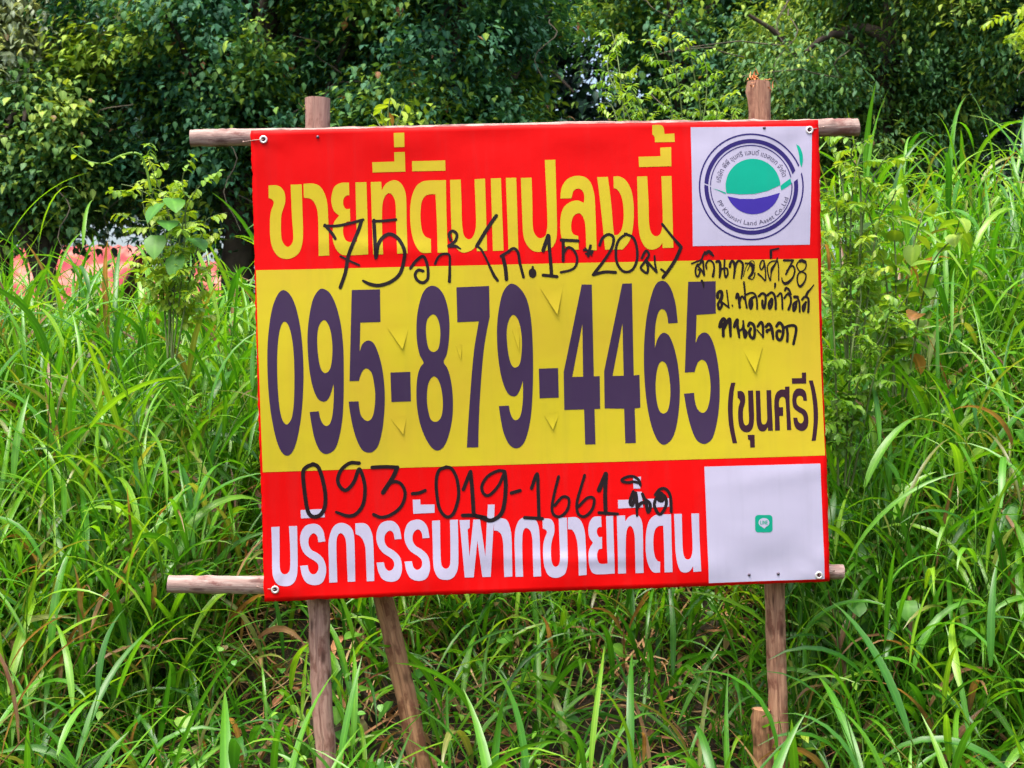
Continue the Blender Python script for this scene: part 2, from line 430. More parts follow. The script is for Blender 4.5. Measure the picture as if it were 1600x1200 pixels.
def union_tris(pos, neg=()):
    """triangles of the union of pos polygons minus neg polygons"""
    vs, fs = [], []
    for poly in list(pos) + list(neg):
        x, y = np.asarray(poly)[:, 0], np.asarray(poly)[:, 1]
        if np.sum(x * np.roll(y, -1) - y * np.roll(x, -1)) < 0: poly = poly[::-1]
        b = len(vs); vs += [Vector((float(p[0]), float(p[1]))) for p in poly]; fs.append(list(range(b, b + len(poly))))
    r = delaunay_2d_cdt(vs, [], fs, 0, 1e-4, True)
    ov, of, orig = r[0], r[2], r[5]
    np_ = len(pos); tris = []
    for f, o in zip(of, orig):
        if any(i < np_ for i in o) and not any(i >= np_ for i in o): tris.append(f)
    return [tuple(v) for v in ov], tris

class Letters:
    def __init__(s): s.v, s.f = [], []
    def add(s, pos, neg=(), org=(0, 0), sc=1.):
        tr = lambda p: np.asarray(p, float)[:, :2] * sc + np.array(org)
        v, f = union_tris([tr(p) for p in pos], [tr(p) for p in neg])
        b = len(s.v); s.v += [ab(*p) for p in v]; s.f += [[i + b for i in t] for t in f]
    def build(s, name, mat, off, parent, step=.016):
        bm = bmesh.new(); vv = [bm.verts.new((a, b, 0)) for a, b in s.v]
        for f in s.f:
            try: bm.faces.new([vv[i] for i in f])
            except ValueError: pass
        xs = [p[0] for p in s.v]; ys = [p[1] for p in s.v]
        for lo, hi, ax in ((min(xs), max(xs), 0), (min(ys), max(ys), 1)):
            t = math.floor(lo / step) * step + step
            while t < hi:
                co = [0, 0, 0]; co[ax] = t; no = [0, 0, 0]; no[ax] = 1
                bmesh.ops.bisect_plane(bm, geom=bm.verts[:] + bm.edges[:] + bm.faces[:], plane_co=co, plane_no=no, dist=1e-6)
                t += step
        for v in bm.verts: v.co.z = float(disp(v.co.x, v.co.y)) + off
        bm.normal_update()
        for f in bm.faces:
            if f.normal.z < 0: f.normal_flip()
            f.smooth = True
        me = bpy.data.meshes.new(name); bm.to_mesh(me); bm.free()
        return on_banner(name, me, mat, parent)

c = 1
def shift(pts, dx, dy): return [(p[0] + dx, p[1] + dy) + tuple(p[2:]) for p in pts]
def rect(*p): return [(x, y, 1) for x, y in p]

# headline
H1, H2, SH = (380, 180), (720, 180), .225
head = Letters()
def hd(org, *shapes):
    for s in shapes: head.add([outline(s)], (), org, SH)
hd(H1,
 [(172,484,c),(225,482),(262,500),(285,540),(288,600),(270,660),(260,710),(260,820),(272,880),(305,912),(335,890),(345,840),(335,700),(326,478,c),(403,476,c),(408,640),(413,820),(405,900),(380,960),(320,995),(250,985),(205,930),(185,850),(182,740),(188,670),(208,610),(200,585),(173,570,c)],
 [(415,472,c),(480,470),(530,490),(565,545),(583,620),(590,760),(596,972,c),(522,976,c),(520,800),(515,680),(500,620),(470,580),(418,568,c)],
 [(733,465,c),(736,553,c),(715,556),(695,580),(694,620),(712,648),(740,648,c),(742,735,c),(715,740),(695,770),(693,820),(710,865),(735,880,c),(790,878,c),(784,700),(778,464,c),(855,462,c),(862,700),(868,966,c),(730,972),(680,965),(645,930),(622,870),(620,800),(630,740),(665,695,c),(628,660),(610,600),(615,540),(635,490),(680,467)],
 [(885,462,c),(958,460,c),(962,520,c),(990,475),(1040,450),(1085,462),(1118,510),(1132,580),(1135,750),(1142,960,c),(1070,962,c),(1062,760),(1058,620),(1040,560),(1010,540),(980,570),(965,640),(965,800),(972,966,c),(902,968,c),(893,720)],
 rect((895,325),(1050,320),(1048,256),(1122,254),(1126,390),(898,396)),
 rect((1045,122),(1118,120),(1120,220),(1048,222)),
 [(1305,956,c),(1240,955),(1200,910),(1172,830),(1160,730),(1160,640),(1172,560),(1200,495),(1240,462),(1290,452),(1408,450,c),(1412,700),(1420,955,c),(1350,956,c),(1345,750),(1335,548,c),(1300,548),(1265,560),(1240,600),(1232,660),(1232,730),(1242,800),(1262,840),(1303,860,c)],
 rect((1172,318),(1403,312),(1405,384),(1174,388)))
hd(H2,
 [(-75,448,c),(-1,446,c),(5,600),(8,740),(20,830),(50,862),(80,850),(100,800),(105,720),(95,445,c),(168,440,c),(174,640),(182,942,c),(112,946,c),(108,905,c),(80,935),(30,955),(-10,945),(-45,900),(-62,820),(-68,700)],
 rect((208,440),(278,438),(296,942),(222,944)), rect((312,437),(384,436),(398,940),(330,942)),
 [(416,438,c),(490,436,c),(495,600),(497,760),(508,820),(540,856),(580,845),(595,800),(598,700),(582,313,c),(655,311,c),(662,600),(665,800),(655,880),(620,930),(560,950),(500,945),(455,900),(432,830),(425,700)],
 [(690,582,c),(692,540),(705,490),(740,445),(800,423),(860,432),(900,470),(922,540),(930,620),(940,940,c),(868,942,c),(862,780),(850,720),(830,690),(808,685),(780,705),(765,750),(765,800),(780,830),(812,842,c),(815,936,c),(760,935),(720,910),(698,860),(688,790),(692,700),(715,640),(760,605),(810,595),(852,612,c),(855,560),(840,525),(810,512),(780,530),(766,580,c)],
 [(945,432,c),(1020,430,c),(1040,600),(1055,780),(1062,835,c),(1090,830),(1115,790),(1127,720),(1125,630),(1110,560),(1085,520),(1060,508,c),(1058,428,c),(1100,428),(1145,455),(1180,520),(1195,600),(1198,690),(1190,800),(1165,880),(1120,935,c),(998,936,c),(985,800),(965,600)],
 [(1222,428,c),(1292,426,c),(1300,600),(1303,740),(1315,810),(1345,842),(1378,830),(1395,780),(1398,700),(1390,426,c),(1460,424,c),(1465,650),(1472,922,c),(1398,924,c),(1396,890,c),(1370,920),(1325,936),(1280,920),(1245,860),(1230,770),(1226,640)],
 rect((1233,290),(1385,286),(1384,226),(1460,222),(1460,356),(1236,362)),
 [(1330,68,c),(1385,67),(1408,85),(1415,130,c),(1484,126,c),(1486,186,c),(1348,188,c),(1345,150),(1330,132,c)])
head.build("headline_lettering", MAT['yellow'], .0006, banner)

# big telephone number
num = Letters()
def nm(org, outer, *holes): num.add([outline(outer)], [outline(h) for h in holes], org, .25)
N1, N2, N3 = (400, 430), (700, 430), (1000, 430)
nm(N1, [(172,92),(215,125),(250,205),(277,330),(292,470),(297,620),(292,770),(280,900),(258,1020),(230,1100),(196,1128),(160,1105),(128,1030),(100,900),(82,760),(73,600),(73,440),(84,310),(103,200),(135,120)],
   [(178,290),(202,312),(222,380),(235,480),(240,600),(240,720),(234,830),(220,900),(192,933),(166,905),(148,830),(138,720),(133,600),(134,480),(142,380),(158,312)])
nm(N1, [(413,83),(460,110),(500,190),(530,310),(545,450),(548,600),(547,750),(540,890),(520,1010),(490,1090),(440,1118),(400,1098),(368,1030),(348,940),(335,855,c),(392,850,c),(400,890),(415,925),(436,942),(460,930),(476,880),(484,800),(486,720),(484,680,c),(465,745),(445,780),(418,790),(385,770),(355,700),(335,600),(324,480),(322,370),(332,260),(352,160),(380,105)],
   [(425,280),(450,305),(468,360),(477,440),(474,530),(460,590),(432,612),(408,590),(392,530),(383,440),(384,360),(398,305)])
nm(N1, [(598,92,c),(775,88,c),(778,292,c),(652,296,c),(648,478,c),(665,430),(700,408),(735,425),(765,490),(790,590),(803,710),(803,830),(790,960),(765,1060),(735,1100),(700,1110),(660,1090),(625,1020),(600,930),(586,850),(578,790,c),(640,788,c),(646,840),(660,885),(695,912),(725,890),(740,830),(745,750),(738,680),(722,610),(690,582),(665,600),(650,635),(643,660,c),(584,662,c)])
nm(N1, rect((840,608),(964,604),(968,788),(846,793)))
nm(N1, [(1104,66),(1145,85),(1180,140),(1203,230),(1209,330),(1203,430),(1190,500),(1173,542),(1200,590),(1222,680),(1231,790),(1226,900),(1205,1000),(1175,1070),(1135,1097),(1095,1075),(1055,1010),(1023,920),(1005,810),(1003,700),(1012,620),(1030,570),(1047,545),(1022,495),(1006,410),(1003,310),(1012,220),(1035,130),(1065,82)],
   [(1105,245),(1130,262),(1147,310),(1152,370),(1145,440),(1130,470),(1106,480),(1080,460),(1066,400),(1062,330),(1072,275)],
   [(1112,632),(1140,655),(1160,720),(1168,800),(1162,870),(1145,905),(1120,917),(1092,900),(1075,840),(1068,770),(1074,690),(1090,650)])
nm(N2, [(52,76,c),(256,68,c),(260,260,c),(240,360),(222,480),(208,640),(198,800),(192,950),(190,1076,c),(118,1078,c),(125,950),(135,800),(150,600),(165,450),(180,360),(192,288,c),(58,294,c)])
nm(N2, [(400,54),(445,80),(490,150),(515,260),(527,400),(531,550),(530,700),(522,850),(505,960),(475,1050),(430,1083),(385,1060),(350,990),(330,900),(318,818,c),(380,815,c),(390,860),(405,895),(425,906),(448,890),(462,840),(469,760),(468,660,c),(450,715),(430,750),(405,757),(372,735),(340,660),(318,550),(307,430),(306,320),(316,220),(338,120),(368,70)],
   [(407,248),(435,275),(452,330),(461,410),(458,500),(445,560),(416,577),(392,550),(375,480),(367,400),(368,330),(382,275)])
nm(N2, rect((567,584),(687,580),(692,765),(573,769)))
nm(N2, rect((832,60),(895,60),(910,632),(947,630),(950,834),(915,836),(921,1056),(857,1058),(850,838),(727,842),(722,605)), rect((837,305),(843,634),(775,636)))
nm(N2, rect((1086,54),(1146,52),(1160,626),(1196,622),(1202,828),(1166,832),(1173,1048),(1107,1050),(1100,834),(978,832),(974,600)), rect((1088,300),(1097,628),(1027,630)))
nm(N3, [(130,36),(165,48),(195,95),(220,180),(235,298,c),(175,302,c),(168,255),(155,222),(132,212),(112,235),(98,290),(92,360),(92,455,c),(108,400),(130,368),(155,360),(185,385),(215,460),(238,570),(249,700),(245,820),(228,940),(200,1020),(155,1058),(115,1040),(80,970),(52,860),(33,720),(24,560),(26,400),(40,260),(65,140),(95,60)],
   [(138,538),(165,560),(182,630),(190,720),(185,800),(170,850),(142,864),(118,840),(102,770),(97,690),(103,610),(118,555)])
nm(N3, [(298,42,c),(470,38,c),(472,240,c),(352,248,c),(347,425,c),(365,380),(398,358),(432,375),(462,440),(485,540),(497,660),(496,790),(482,910),(455,1010),(425,1045),(390,1053),(350,1025),(318,950),(293,850),(275,740,c),(338,735,c),(345,795),(362,840),(390,860),(418,840),(435,780),(441,700),(434,620),(415,550),(388,528),(362,545),(348,580),(342,605,c),(280,608,c)])
num.build("telephone_number", MAT['purple'], .0010, banner)

# bracketed name
nam = Letters()
for s in (
 [(105,240,c),(163,238,c),(140,360),(128,500),(127,650),(135,780),(155,920),(182,1046,c),(122,1050,c),(95,920),(72,780),(62,620),(65,480),(80,350)],
 [(190,355,c),(240,350),(275,375),(293,430),(290,510),(270,580),(263,640),(265,740),(285,800),(310,808),(335,785),(343,720),(338,600),(332,345,c),(400,343,c),(408,560),(410,720),(395,830),(360,885),(310,902),(255,885),(215,830),(200,740),(197,640),(205,560),(225,490),(215,465),(192,440,c)],
 rect((322,937),(415,935),(418,1105),(355,1105),(352,1005),(328,1002)),
 [(435,345,c),(495,345,c),(502,600),(505,720),(515,780),(540,798),(570,780),(587,720),(585,600),(580,340,c),(643,338,c),(652,600),(662,880,c),(597,882,c),(592,830,c),(570,870),(530,892),(485,880),(455,830),(442,740),(440,600)],
 [(690,880,c),(690,700),(684,560),(690,450),(715,375),(765,335),(815,330),(832,335,c),(832,292,c),(893,290,c),(893,500),(902,700),(910,872,c),(852,874,c),(848,700),(840,520),(830,450),(800,428),(765,445),(748,500),(750,566,c),(803,568,c),(803,682,c),(752,686,c),(757,878,c)],
 [(1130,480,c),(1080,482,c),(1070,435),(1045,415),(1010,418),(988,450),(988,510),(1010,550),(1060,580),(1110,615),(1138,680),(1142,770),(1125,840),(1080,880),(1030,882),(980,855),(950,800),(938,708,c),(992,706,c),(1005,755),(1030,780),(1060,775),(1078,740),(1075,690),(1050,655),(1000,625),(950,580),(932,520),(930,440),(948,370),(985,325),(1030,315),(1080,330),(1115,375)],
 rect((925,180),(1062,178),(1062,104),(1120,102),(1122,250),(928,254)),
 [(1155,210,c),(1210,208,c),(1240,330),(1265,480),(1275,640),(1268,800),(1240,1016,c),(1182,1018,c),(1200,900),(1213,760),(1213,600),(1200,440),(1180,310)]):
    nam.add([outline(s)], (), (1130, 570), .1167)
nam.build("name_lettering", MAT['brownink'], .0010, banner)

# white line at the foot
foot = Letters(); F1, F2 = (400, 710), (740, 710)
RO = [(480,605,c),(432,612,c),(425,572),(405,550),(385,555),(365,585),(365,630),(385,665),(430,690),(468,730),(486,790),(480,850),(455,895),(405,908),(350,890),(320,840),(306,775,c),(358,770,c),(368,810),(390,832),(415,828),(432,800),(430,765),(405,740),(350,705),(318,660),(305,600),(312,545),(340,500),(385,484),(430,490),(465,530)]
RO2 = [(1010,590,c),(962,594,c),(955,555),(935,533),(912,540),(893,570),(893,610),(912,645),(960,675),(998,715),(1013,775),(1008,830),(985,872),(935,887),(880,870),(850,820),(836,755,c),(887,752,c),(897,790),(918,810),(942,805),(958,780),(955,745),(930,718),(880,685),(848,640),(834,585),(842,525),(868,482),(915,464),(960,472),(995,515)]
for s in (
 [(105,506,c),(162,503,c),(163,650),(165,780),(178,820),(200,832),(225,820),(237,780),(236,650),(228,500,c),(284,498,c),(287,650),(288,800),(275,870),(245,905),(200,914),(150,900),(120,850),(112,780),(110,650)],
 RO, rect((308,388),(472,380),(476,438),(312,446)),
 [(508,893,c),(505,750),(502,630),(512,560),(540,500),(585,478),(635,490),(670,530),(682,600),(686,750),(688,886,c),(636,888,c),(630,750),(625,620),(612,570),(590,550),(570,560),(558,600),(558,700),(564,890,c)],
 [(688,482,c),(740,480),(775,495),(800,540),(812,600),(818,750),(820,882,c),(768,885,c),(763,740),(758,650),(742,600),(720,570),(690,556,c)],
 RO2, shift(RO2, 195, -8),
 rect((1088,318),(1140,316),(1142,352),(1240,350),(1240,408),(1092,416)),
 [(1222,464,c),(1278,460,c),(1280,610),(1285,750),(1298,785),(1320,795),(1342,780),(1350,740),(1350,600),(1347,457,c),(1402,455,c),(1405,620),(1405,760),(1393,820),(1365,860),(1320,872),(1270,860),(1240,810),(1230,740),(1227,620)]):
    foot.add([outline(s)], (), F1, .225)
foot.add([outline(rect((145,345),(272,342),(272,440),(245,462),(269,800),(318,338),(400,336),(468,800),(485,400),(500,150),(585,150),(575,380),(565,500),(535,1055),(430,1055),(368,600),(322,1060),(210,1062)))], (), (700, 770), .125)
for s in (
 [(138,436,c),(180,432),(225,445),(248,500),(257,570),(260,700),(262,826,c),(208,830,c),(203,700),(200,600),(188,545),(165,520),(138,515,c)],
 [(284,828,c),(280,700),(277,580),(285,500),(310,445),(350,424),(395,428),(430,460),(445,530),(450,680),(456,822,c),(404,825,c),(400,680),(397,570),(385,520),(360,498),(340,510),(330,560),(330,700),(335,826,c)],
 [(466,436,c),(500,434),(530,445),(545,480),(545,530),(530,580),(523,630),(523,700),(535,745),(555,757),(575,740),(583,690),(580,580),(575,428,c),(630,427,c),(634,600),(634,720),(622,790),(595,820),(550,832),(505,815),(480,765),(470,700),(470,620),(480,570),(495,530),(490,512),(468,500,c)],
 [(637,426,c),(690,424),(725,450),(748,510),(756,600),(762,812,c),(708,816,c),(706,700),(700,600),(685,540),(665,510),(637,505,c)],
 [(860,418,c),(863,488,c),(845,490),(832,508),(832,530),(845,555),(866,556,c),(866,635,c),(845,640),(833,665),(833,700),(845,730),(865,738,c),(903,735,c),(898,600),(893,415,c),(940,413,c),(945,600),(952,803,c),(840,808),(800,795),(780,750),(774,690),(780,640),(805,595,c),(782,560),(774,510),(782,460),(805,425),(830,418)],
 [(965,412,c),(1020,410,c),(1022,450,c),(1045,420),(1080,405),(1115,415),(1135,460),(1140,540),(1142,680),(1146,798,c),(1092,800,c),(1088,680),(1085,560),(1075,505),(1055,480),(1035,500),(1026,560),(1025,700),(1028,802,c),(975,804,c),(970,600)],
 [(1255,794,c),(1210,792),(1180,750),(1162,680),(1158,600),(1162,520),(1180,450),(1215,412),(1255,403),(1330,402,c),(1333,600),(1338,790,c),(1285,793,c),(1282,640),(1277,478,c),(1245,482),(1220,510),(1210,570),(1212,640),(1222,690),(1238,715),(1256,722,c)],
 [(1350,400,c),(1402,399,c),(1405,550),(1408,640),(1418,690),(1440,705),(1462,690),(1473,640),(1472,550),(1467,397,c),(1518,396,c),(1522,580),(1530,784,c),(1478,788,c),(1475,750,c),(1455,780),(1425,793),(1390,780),(1368,720),(1358,640),(1355,540)]):
    foot.add([outline(s)], (), F2, .23125)
for s in (rect((250,508),(535,498),(532,380),(620,378),(640,622),(255,640)), rect((485,152),(610,146),(598,330),(492,330)), rect((690,492),(1045,482),(1048,612),(692,625))):
    foot.add([outline(s)], (), (940, 730), .1)
foot.build("footer_lettering", MAT['white'], .0006, banner)

# marker handwriting
def hand(name, groups):
    L = Letters()
    for org, sc, letters in groups:
        for strokes in letters:
            polys = []
            for w, pts in strokes: polys += stroke_polys([(p[0], p[1], (p[2] if len(p) > 2 else w) * 1.16) for p in pts], w)
            L.add(polys, (), org, sc)
    return L.build(name, MAT['marker'], .0014, banner)
hand("size_handwriting", [
 ((480,320), .1875, [
  [(22,[(232,280),(205,235),(145,165)]),(20,[(140,172),(250,172),(380,145),(465,122)]),(26,[(452,128),(430,200),(385,310),(340,430),(318,560),(275,688)]),(16,[(275,428),(340,460),(432,502)])],
  [(26,[(555,128),(562,260),(572,440)]),(20,[(548,136),(640,132),(740,122)]),(26,[(576,430),(592,330),(640,262),(700,245),(765,290),(808,375),(808,450),(775,570),(700,640),(600,672),(520,660),(465,632,16)])],
  [(22,[(860,530),(905,470),(965,430),(998,490),(1008,570),(1000,625),(960,650),(915,625),(900,580),(925,545),(965,552)])],
  [(18,[(1065,492),(1090,440),(1130,412),(1182,418),(1188,500),(1185,640,24)])],
  [(22,[(1195,295),(1182,245),(1212,218),(1246,245),(1238,295),(1200,330),(1178,345),(1235,345),(1278,368,10)])],
  [(26,[(1575,92),(1500,200),(1412,345)]),(16,[(1412,345),(1450,375),(1500,470),(1550,580,22),(1585,632,20)])]]),
 ((740,340), .2125, [
  [(18,[(200,285),(245,258),(292,228),(325,260),(338,335),(365,440)]),(24,[(212,280),(232,370),(240,455)])],
  [(48,[(430,402),(432,418)]),(14,[(432,365),(430,400)])],
  [(24,[(508,245),(545,135)]),(22,[(550,140),(553,220),(562,320),(570,430)]),(20,[(508,425),(610,436)])],
  [(20,[(640,168),(765,174)]),(20,[(655,180),(655,320)]),(16,[(660,262),(690,222),(732,242),(757,300),(747,358),(710,388),(638,405)])],
  [(14,[(805,240),(872,250)]),(18,[(856,210),(838,285)]),(14,[(822,268),(868,262)]),(10,[(815,225),(865,280)])],
  [(18,[(922,205),(945,152),(990,126),(1024,150),(1014,220),(960,310),(878,420,22)]),(20,[(875,422),(960,402),(1040,405)])],
  [(17,[(1120,122),(1065,165),(1042,240),(1052,340),(1100,398),(1160,388),(1195,320),(1197,230),(1170,150),(1110,122)])],
  [(16,[(1232,300),(1262,246),(1285,275),(1255,325),(1226,368),(1245,395),(1272,408),(1278,365),(1262,318)]),(16,[(1268,320),(1305,362),(1342,402)]),(13,[(1326,285),(1330,340),(1342,402)])],
  [(16,[(1382,50),(1450,135),(1520,218,22)]),(22,[(1520,222),(1480,310),(1425,395),(1390,440)]),(14,[(1375,382),(1402,402)])]])])
hand("address_handwriting", [
 ((1080,395), .0625, [
  [(40,[(0,275),(120,225),(235,180),(285,60),(330,-20)]),(42,[(200,290),(130,310),(92,440),(108,560),(150,600),(190,530),(208,440),(165,425)]),(38,[(140,320),(230,420),(285,510),(310,570)]),(44,[(190,300),(272,205),(290,330),(312,560)])],
  [(70,[(350,30),(420,-30),(495,30)]),(40,[(495,30),(540,80)])],
  [(50,[(250,700),(288,770),(302,870,24)])],
  [(42,[(370,400),(355,300),(400,212),(470,200),(540,270),(560,400),(530,590,60)])],
  [(60,[(620,225),(682,215),(712,300),(712,480),(697,620,40)]),(44,[(712,445),(765,405),(815,385)]),(42,[(822,180),(815,380),(830,560),(862,612),(905,520),(885,400),(815,388)])],
  [(56,[(955,355),(965,280),(1010,205),(1062,255),(1082,400),(1055,640,36)]),(50,[(1080,400),(1130,245),(1200,202),(1278,265),(1280,420),(1245,640,36)])],
  [(16,[(1300,590),(1350,400),(1420,270),(1500,200),(1560,215),(1585,320)]),(80,[(1480,275),(1540,345),(1525,500,60),(1435,625,50)]),(26,[(1430,630),(1520,662),(1572,600),(1592,500)]),(40,[(1350,262),(1480,270)]),(18,[(1480,275),(1400,450)])]]),
 ((1180,395), .0625, [
  [(34,[(145,420),(115,330),(150,222),(200,190),(228,260),(188,390),(140,415)]),(32,[(225,210),(252,400),(260,690),(180,615),(75,525,44)])],
  [(30,[(540,200),(420,212),(335,280),(305,380),(332,550),(385,690),(402,520),(428,400,60),(520,250,36),(562,130)]),(28,[(565,200),(590,350),(597,690)])],
  [(60,[(395,110),(395,-60)]),(40,[(395,-70),(590,-112)])],
  [(50,[(725,185),(955,185)]),(44,[(945,190),(890,310),(780,530)]),(40,[(800,455),(900,335),(965,335),(1002,440),(960,600),(865,715,60),(770,765,70),(700,720),(670,620,20)])],
  [(30,[(1270,225),(1180,185),(1080,235),(1050,330),(1110,440),(1180,458),(1265,390),(1288,280),(1262,205)]),(70,[(1130,205),(1180,190),(1258,225)]),(36,[(1180,462),(1092,520),(1065,650),(1090,780),(1140,835,60),(1215,770,50),(1275,650),(1278,530),(1180,465)])]]),
 ((1110,440), .10625, [
  [(42,[(100,235),(105,170),(150,145),(165,200),(150,270)]),(34,[(150,260),(108,330),(128,405),(165,340),(140,260)]),(24,[(155,295),(270,382)]),(20,[(235,130),(268,385)])],
  [(18,[(318,345),(322,362)])],
  [(34,[(378,240),(392,180),(412,220),(430,380)]),(26,[(430,290),(460,215),(500,260)]),(26,[(490,10),(505,150),(512,260),(535,385)])],
  [(26,[(530,190),(590,165),(650,180),(682,260),(690,400)]),(34,[(640,225),(585,265),(575,340),(595,395),(615,330),(605,270)])],
  [(32,[(712,215),(762,172),(808,195),(815,280),(795,390),(768,350),(768,280)])],
  [(32,[(842,200),(900,158),(945,195),(965,290),(966,400)]),(34,[(905,250),(865,320),(875,395),(905,345),(915,265)])],
  [(28,[(955,28),(957,50),(950,98,14)])],
  [(26,[(990,215),(1040,168),(1060,230),(1068,400)])],
  [(28,[(1095,240),(1140,182),(1188,225),(1192,310),(1160,405,36)]),(30,[(1105,125),(1120,90),(1160,115),(1200,185,14)]),(24,[(1150,165),(1195,185)])],
  [(40,[(1245,222),(1290,225)]),(26,[(1285,225),(1318,300),(1325,440)]),(32,[(1280,290),(1232,330),(1235,425),(1265,380),(1272,300)])],
  [(30,[(1360,262),(1400,220),(1450,245),(1457,340),(1452,445)]),(28,[(1420,300),(1370,360),(1378,430),(1400,385),(1412,300)]),(34,[(1412,222),(1442,155),(1480,112,24),(1532,45,14)])],
  [(44,[(135,665),(150,600),(190,545),(215,600),(160,655)]),(40,[(185,660),(188,800)]),(44,[(195,690),(240,600),(280,552),(288,650),(295,805,30)])],
  [(38,[(350,665),(362,610),(395,560),(395,640),(410,720),(425,820,26)]),(28,[(425,725),(470,690),(485,640),(482,580)]),(34,[(485,640),(490,730),(510,820),(530,750),(495,700)])],
  [(38,[(558,650),(582,605),(638,640),(655,720),(640,828),(592,808),(572,740),(595,690)])],
  [(36,[(700,655),(745,595),(775,645),(778,820,28)]),(18,[(778,815),(690,708)])],
  [(40,[(822,660),(862,622),(900,660),(920,750),(930,845,26)]),(36,[(895,700),(835,720),(840,740)])],
  [(38,[(980,655),(1022,602),(1075,660),(1075,770),(1040,855),(992,830),(982,750),(1012,720),(1035,728)])],
  [(36,[(1105,672),(1180,645),(1255,650),(1272,720),(1232,915)]),(34,[(1135,685),(1145,780),(1138,880)])]])])
hand("second_number_handwriting", [
 ((400,710), .225, [
  [(24,[(400,68),(350,88),(326,130),(335,250),(355,380),(385,430),(440,425),(475,370),(480,280),(460,170),(430,88),(392,68)])],
  [(22,[(715,62),(650,62),(590,110),(566,180),(590,235),(630,248),(680,190),(712,105),(735,140),(755,230),(745,340),(700,410),(640,430),(555,402,16)])],
  [(22,[(805,92),(900,88),(982,92)]),(26,[(980,92),(950,160),(880,268)]),(20,[(885,260),(940,197),(1000,202),(1035,270),(1010,360),(940,420),(870,440),(815,420)])],
  [(20,[(1085,275),(1130,270),(1175,252)])],
  [(20,[(1325,88),(1272,112),(1252,180),(1256,280),(1275,380),(1320,434),(1365,420),(1395,350),(1408,270),(1395,170),(1360,102),(1318,88)])],
  [(22,[(1440,245),(1488,122)]),(24,[(1490,122),(1502,250),(1512,420)]),(22,[(1435,425),(1510,425),(1595,440)])]]),
 ((740,710), .23125, [
  [(18,[(212,115),(165,112),(95,150),(56,215),(70,268),(110,275),(170,210),(208,125)]),(24,[(210,120),(218,200),(210,320),(185,405),(120,447),(60,430),(0,410)])],
  [(20,[(255,262),(315,245)])],
  [(20,[(392,230),(430,132),(437,250),(442,420)]),(20,[(345,428),(465,434)])],
  [(17,[(575,150),(547,260),(530,360),(545,410),(590,418),(635,370),(643,300),(600,288),(548,345)])],
  [(17,[(750,140),(720,240),(697,330),(706,400),(750,418),(800,370),(813,300),(770,292),(708,352)])],
  [(26,[(845,240),(892,130)]),(24,[(893,132),(887,270),(890,395)]),(18,[(845,392),(970,400)])]]),
 ((940,730), .1, [
  [(38,[(600,275),(585,215),(540,165),(470,138),(380,152),(312,192),(330,222),(420,235),(490,222),(590,245)])],
  [(46,[(490,380),(450,480),(440,550),(470,590),(505,500),(525,400),(540,550),(545,755,30)]),(46,[(550,620),(610,555),(680,545)]),(44,[(632,415),(665,490),(742,555),(748,640),(720,695),(700,640),(690,560)])],
  [(42,[(930,400),(850,470),(815,580),(850,680),(900,728),(960,670),(1002,560),(985,460),(920,400)]),(40,[(830,425),(900,342),(980,330),(1050,400),(1075,520),(1078,690)]),(120,[(905,440),(918,480)])]])])

# logo emblem
LO, LS = (1060, 170), .19167
def ring(cx, cy, r0, r1, ry=1.015, n=72):
    th = np.linspace(0, 2 * np.pi, n, endpoint=False); u = np.stack([np.cos(th), np.sin(th) * ry], -1)
    return np.array([cx, cy]) + u * r1, np.array([cx, cy]) + u * r0
gap1 = rect((912,572),(925,540),(965,490),(1000,440),(1016,500),(978,565),(925,608))
gap2 = rect((205,606),(270,632),(268,642),(205,618))
rings = Letters()
for r0, r1 in ((418, 430), (330, 338)):
    o, i = ring(592, 636, r0, r1); rings.add([o], [i, outline(gap1), outline(gap2)], LO, LS)
o, i = ring(592, 636, 352, 385); rings.add([o], [i, outline(gap1), outline(gap2)], LO, LS)
rings.build("emblem_ring", MAT['navy'], .0010, logo)
def arcpts(a0, a1, n=30, cx=607, cy=633, rx=225, ry=227):
    th = np.radians(np.linspace(a0, a1, n)); return [(cx + rx * math.cos(t), cy - ry * math.sin(t)) for t in th]
for nme, sh in (("emblem_globe", np.array(arcpts(3, 194.5) + [(440, 693), (500, 698), (620, 694), (730, 668)])),
                ("emblem_swoosh", outline([(832,628,c),(880,590),(914,568,c),(922,612,c),(880,640),(838,665,c)])),
                ("emblem_swoosh", outline([(962,288,c),(990,310),(1012,370),(1014,430),(1004,478,c),(990,440),(982,370)])),
                ("emblem_swoosh", outline([(270,650,c),(320,668),(384,698,c),(382,684,c),(320,662)]))):
    g = Letters(); g.add([sh], (), LO, LS); g.build(nme, MAT['teal'], .0010, logo)
g = Letters()
g.add([np.array(arcpts(201, 347, 30) + [(730, 713), (620, 735), (500, 735)])], (), LO, LS)
g.build("emblem_globe_base", MAT['indigo'], .0010, logo)

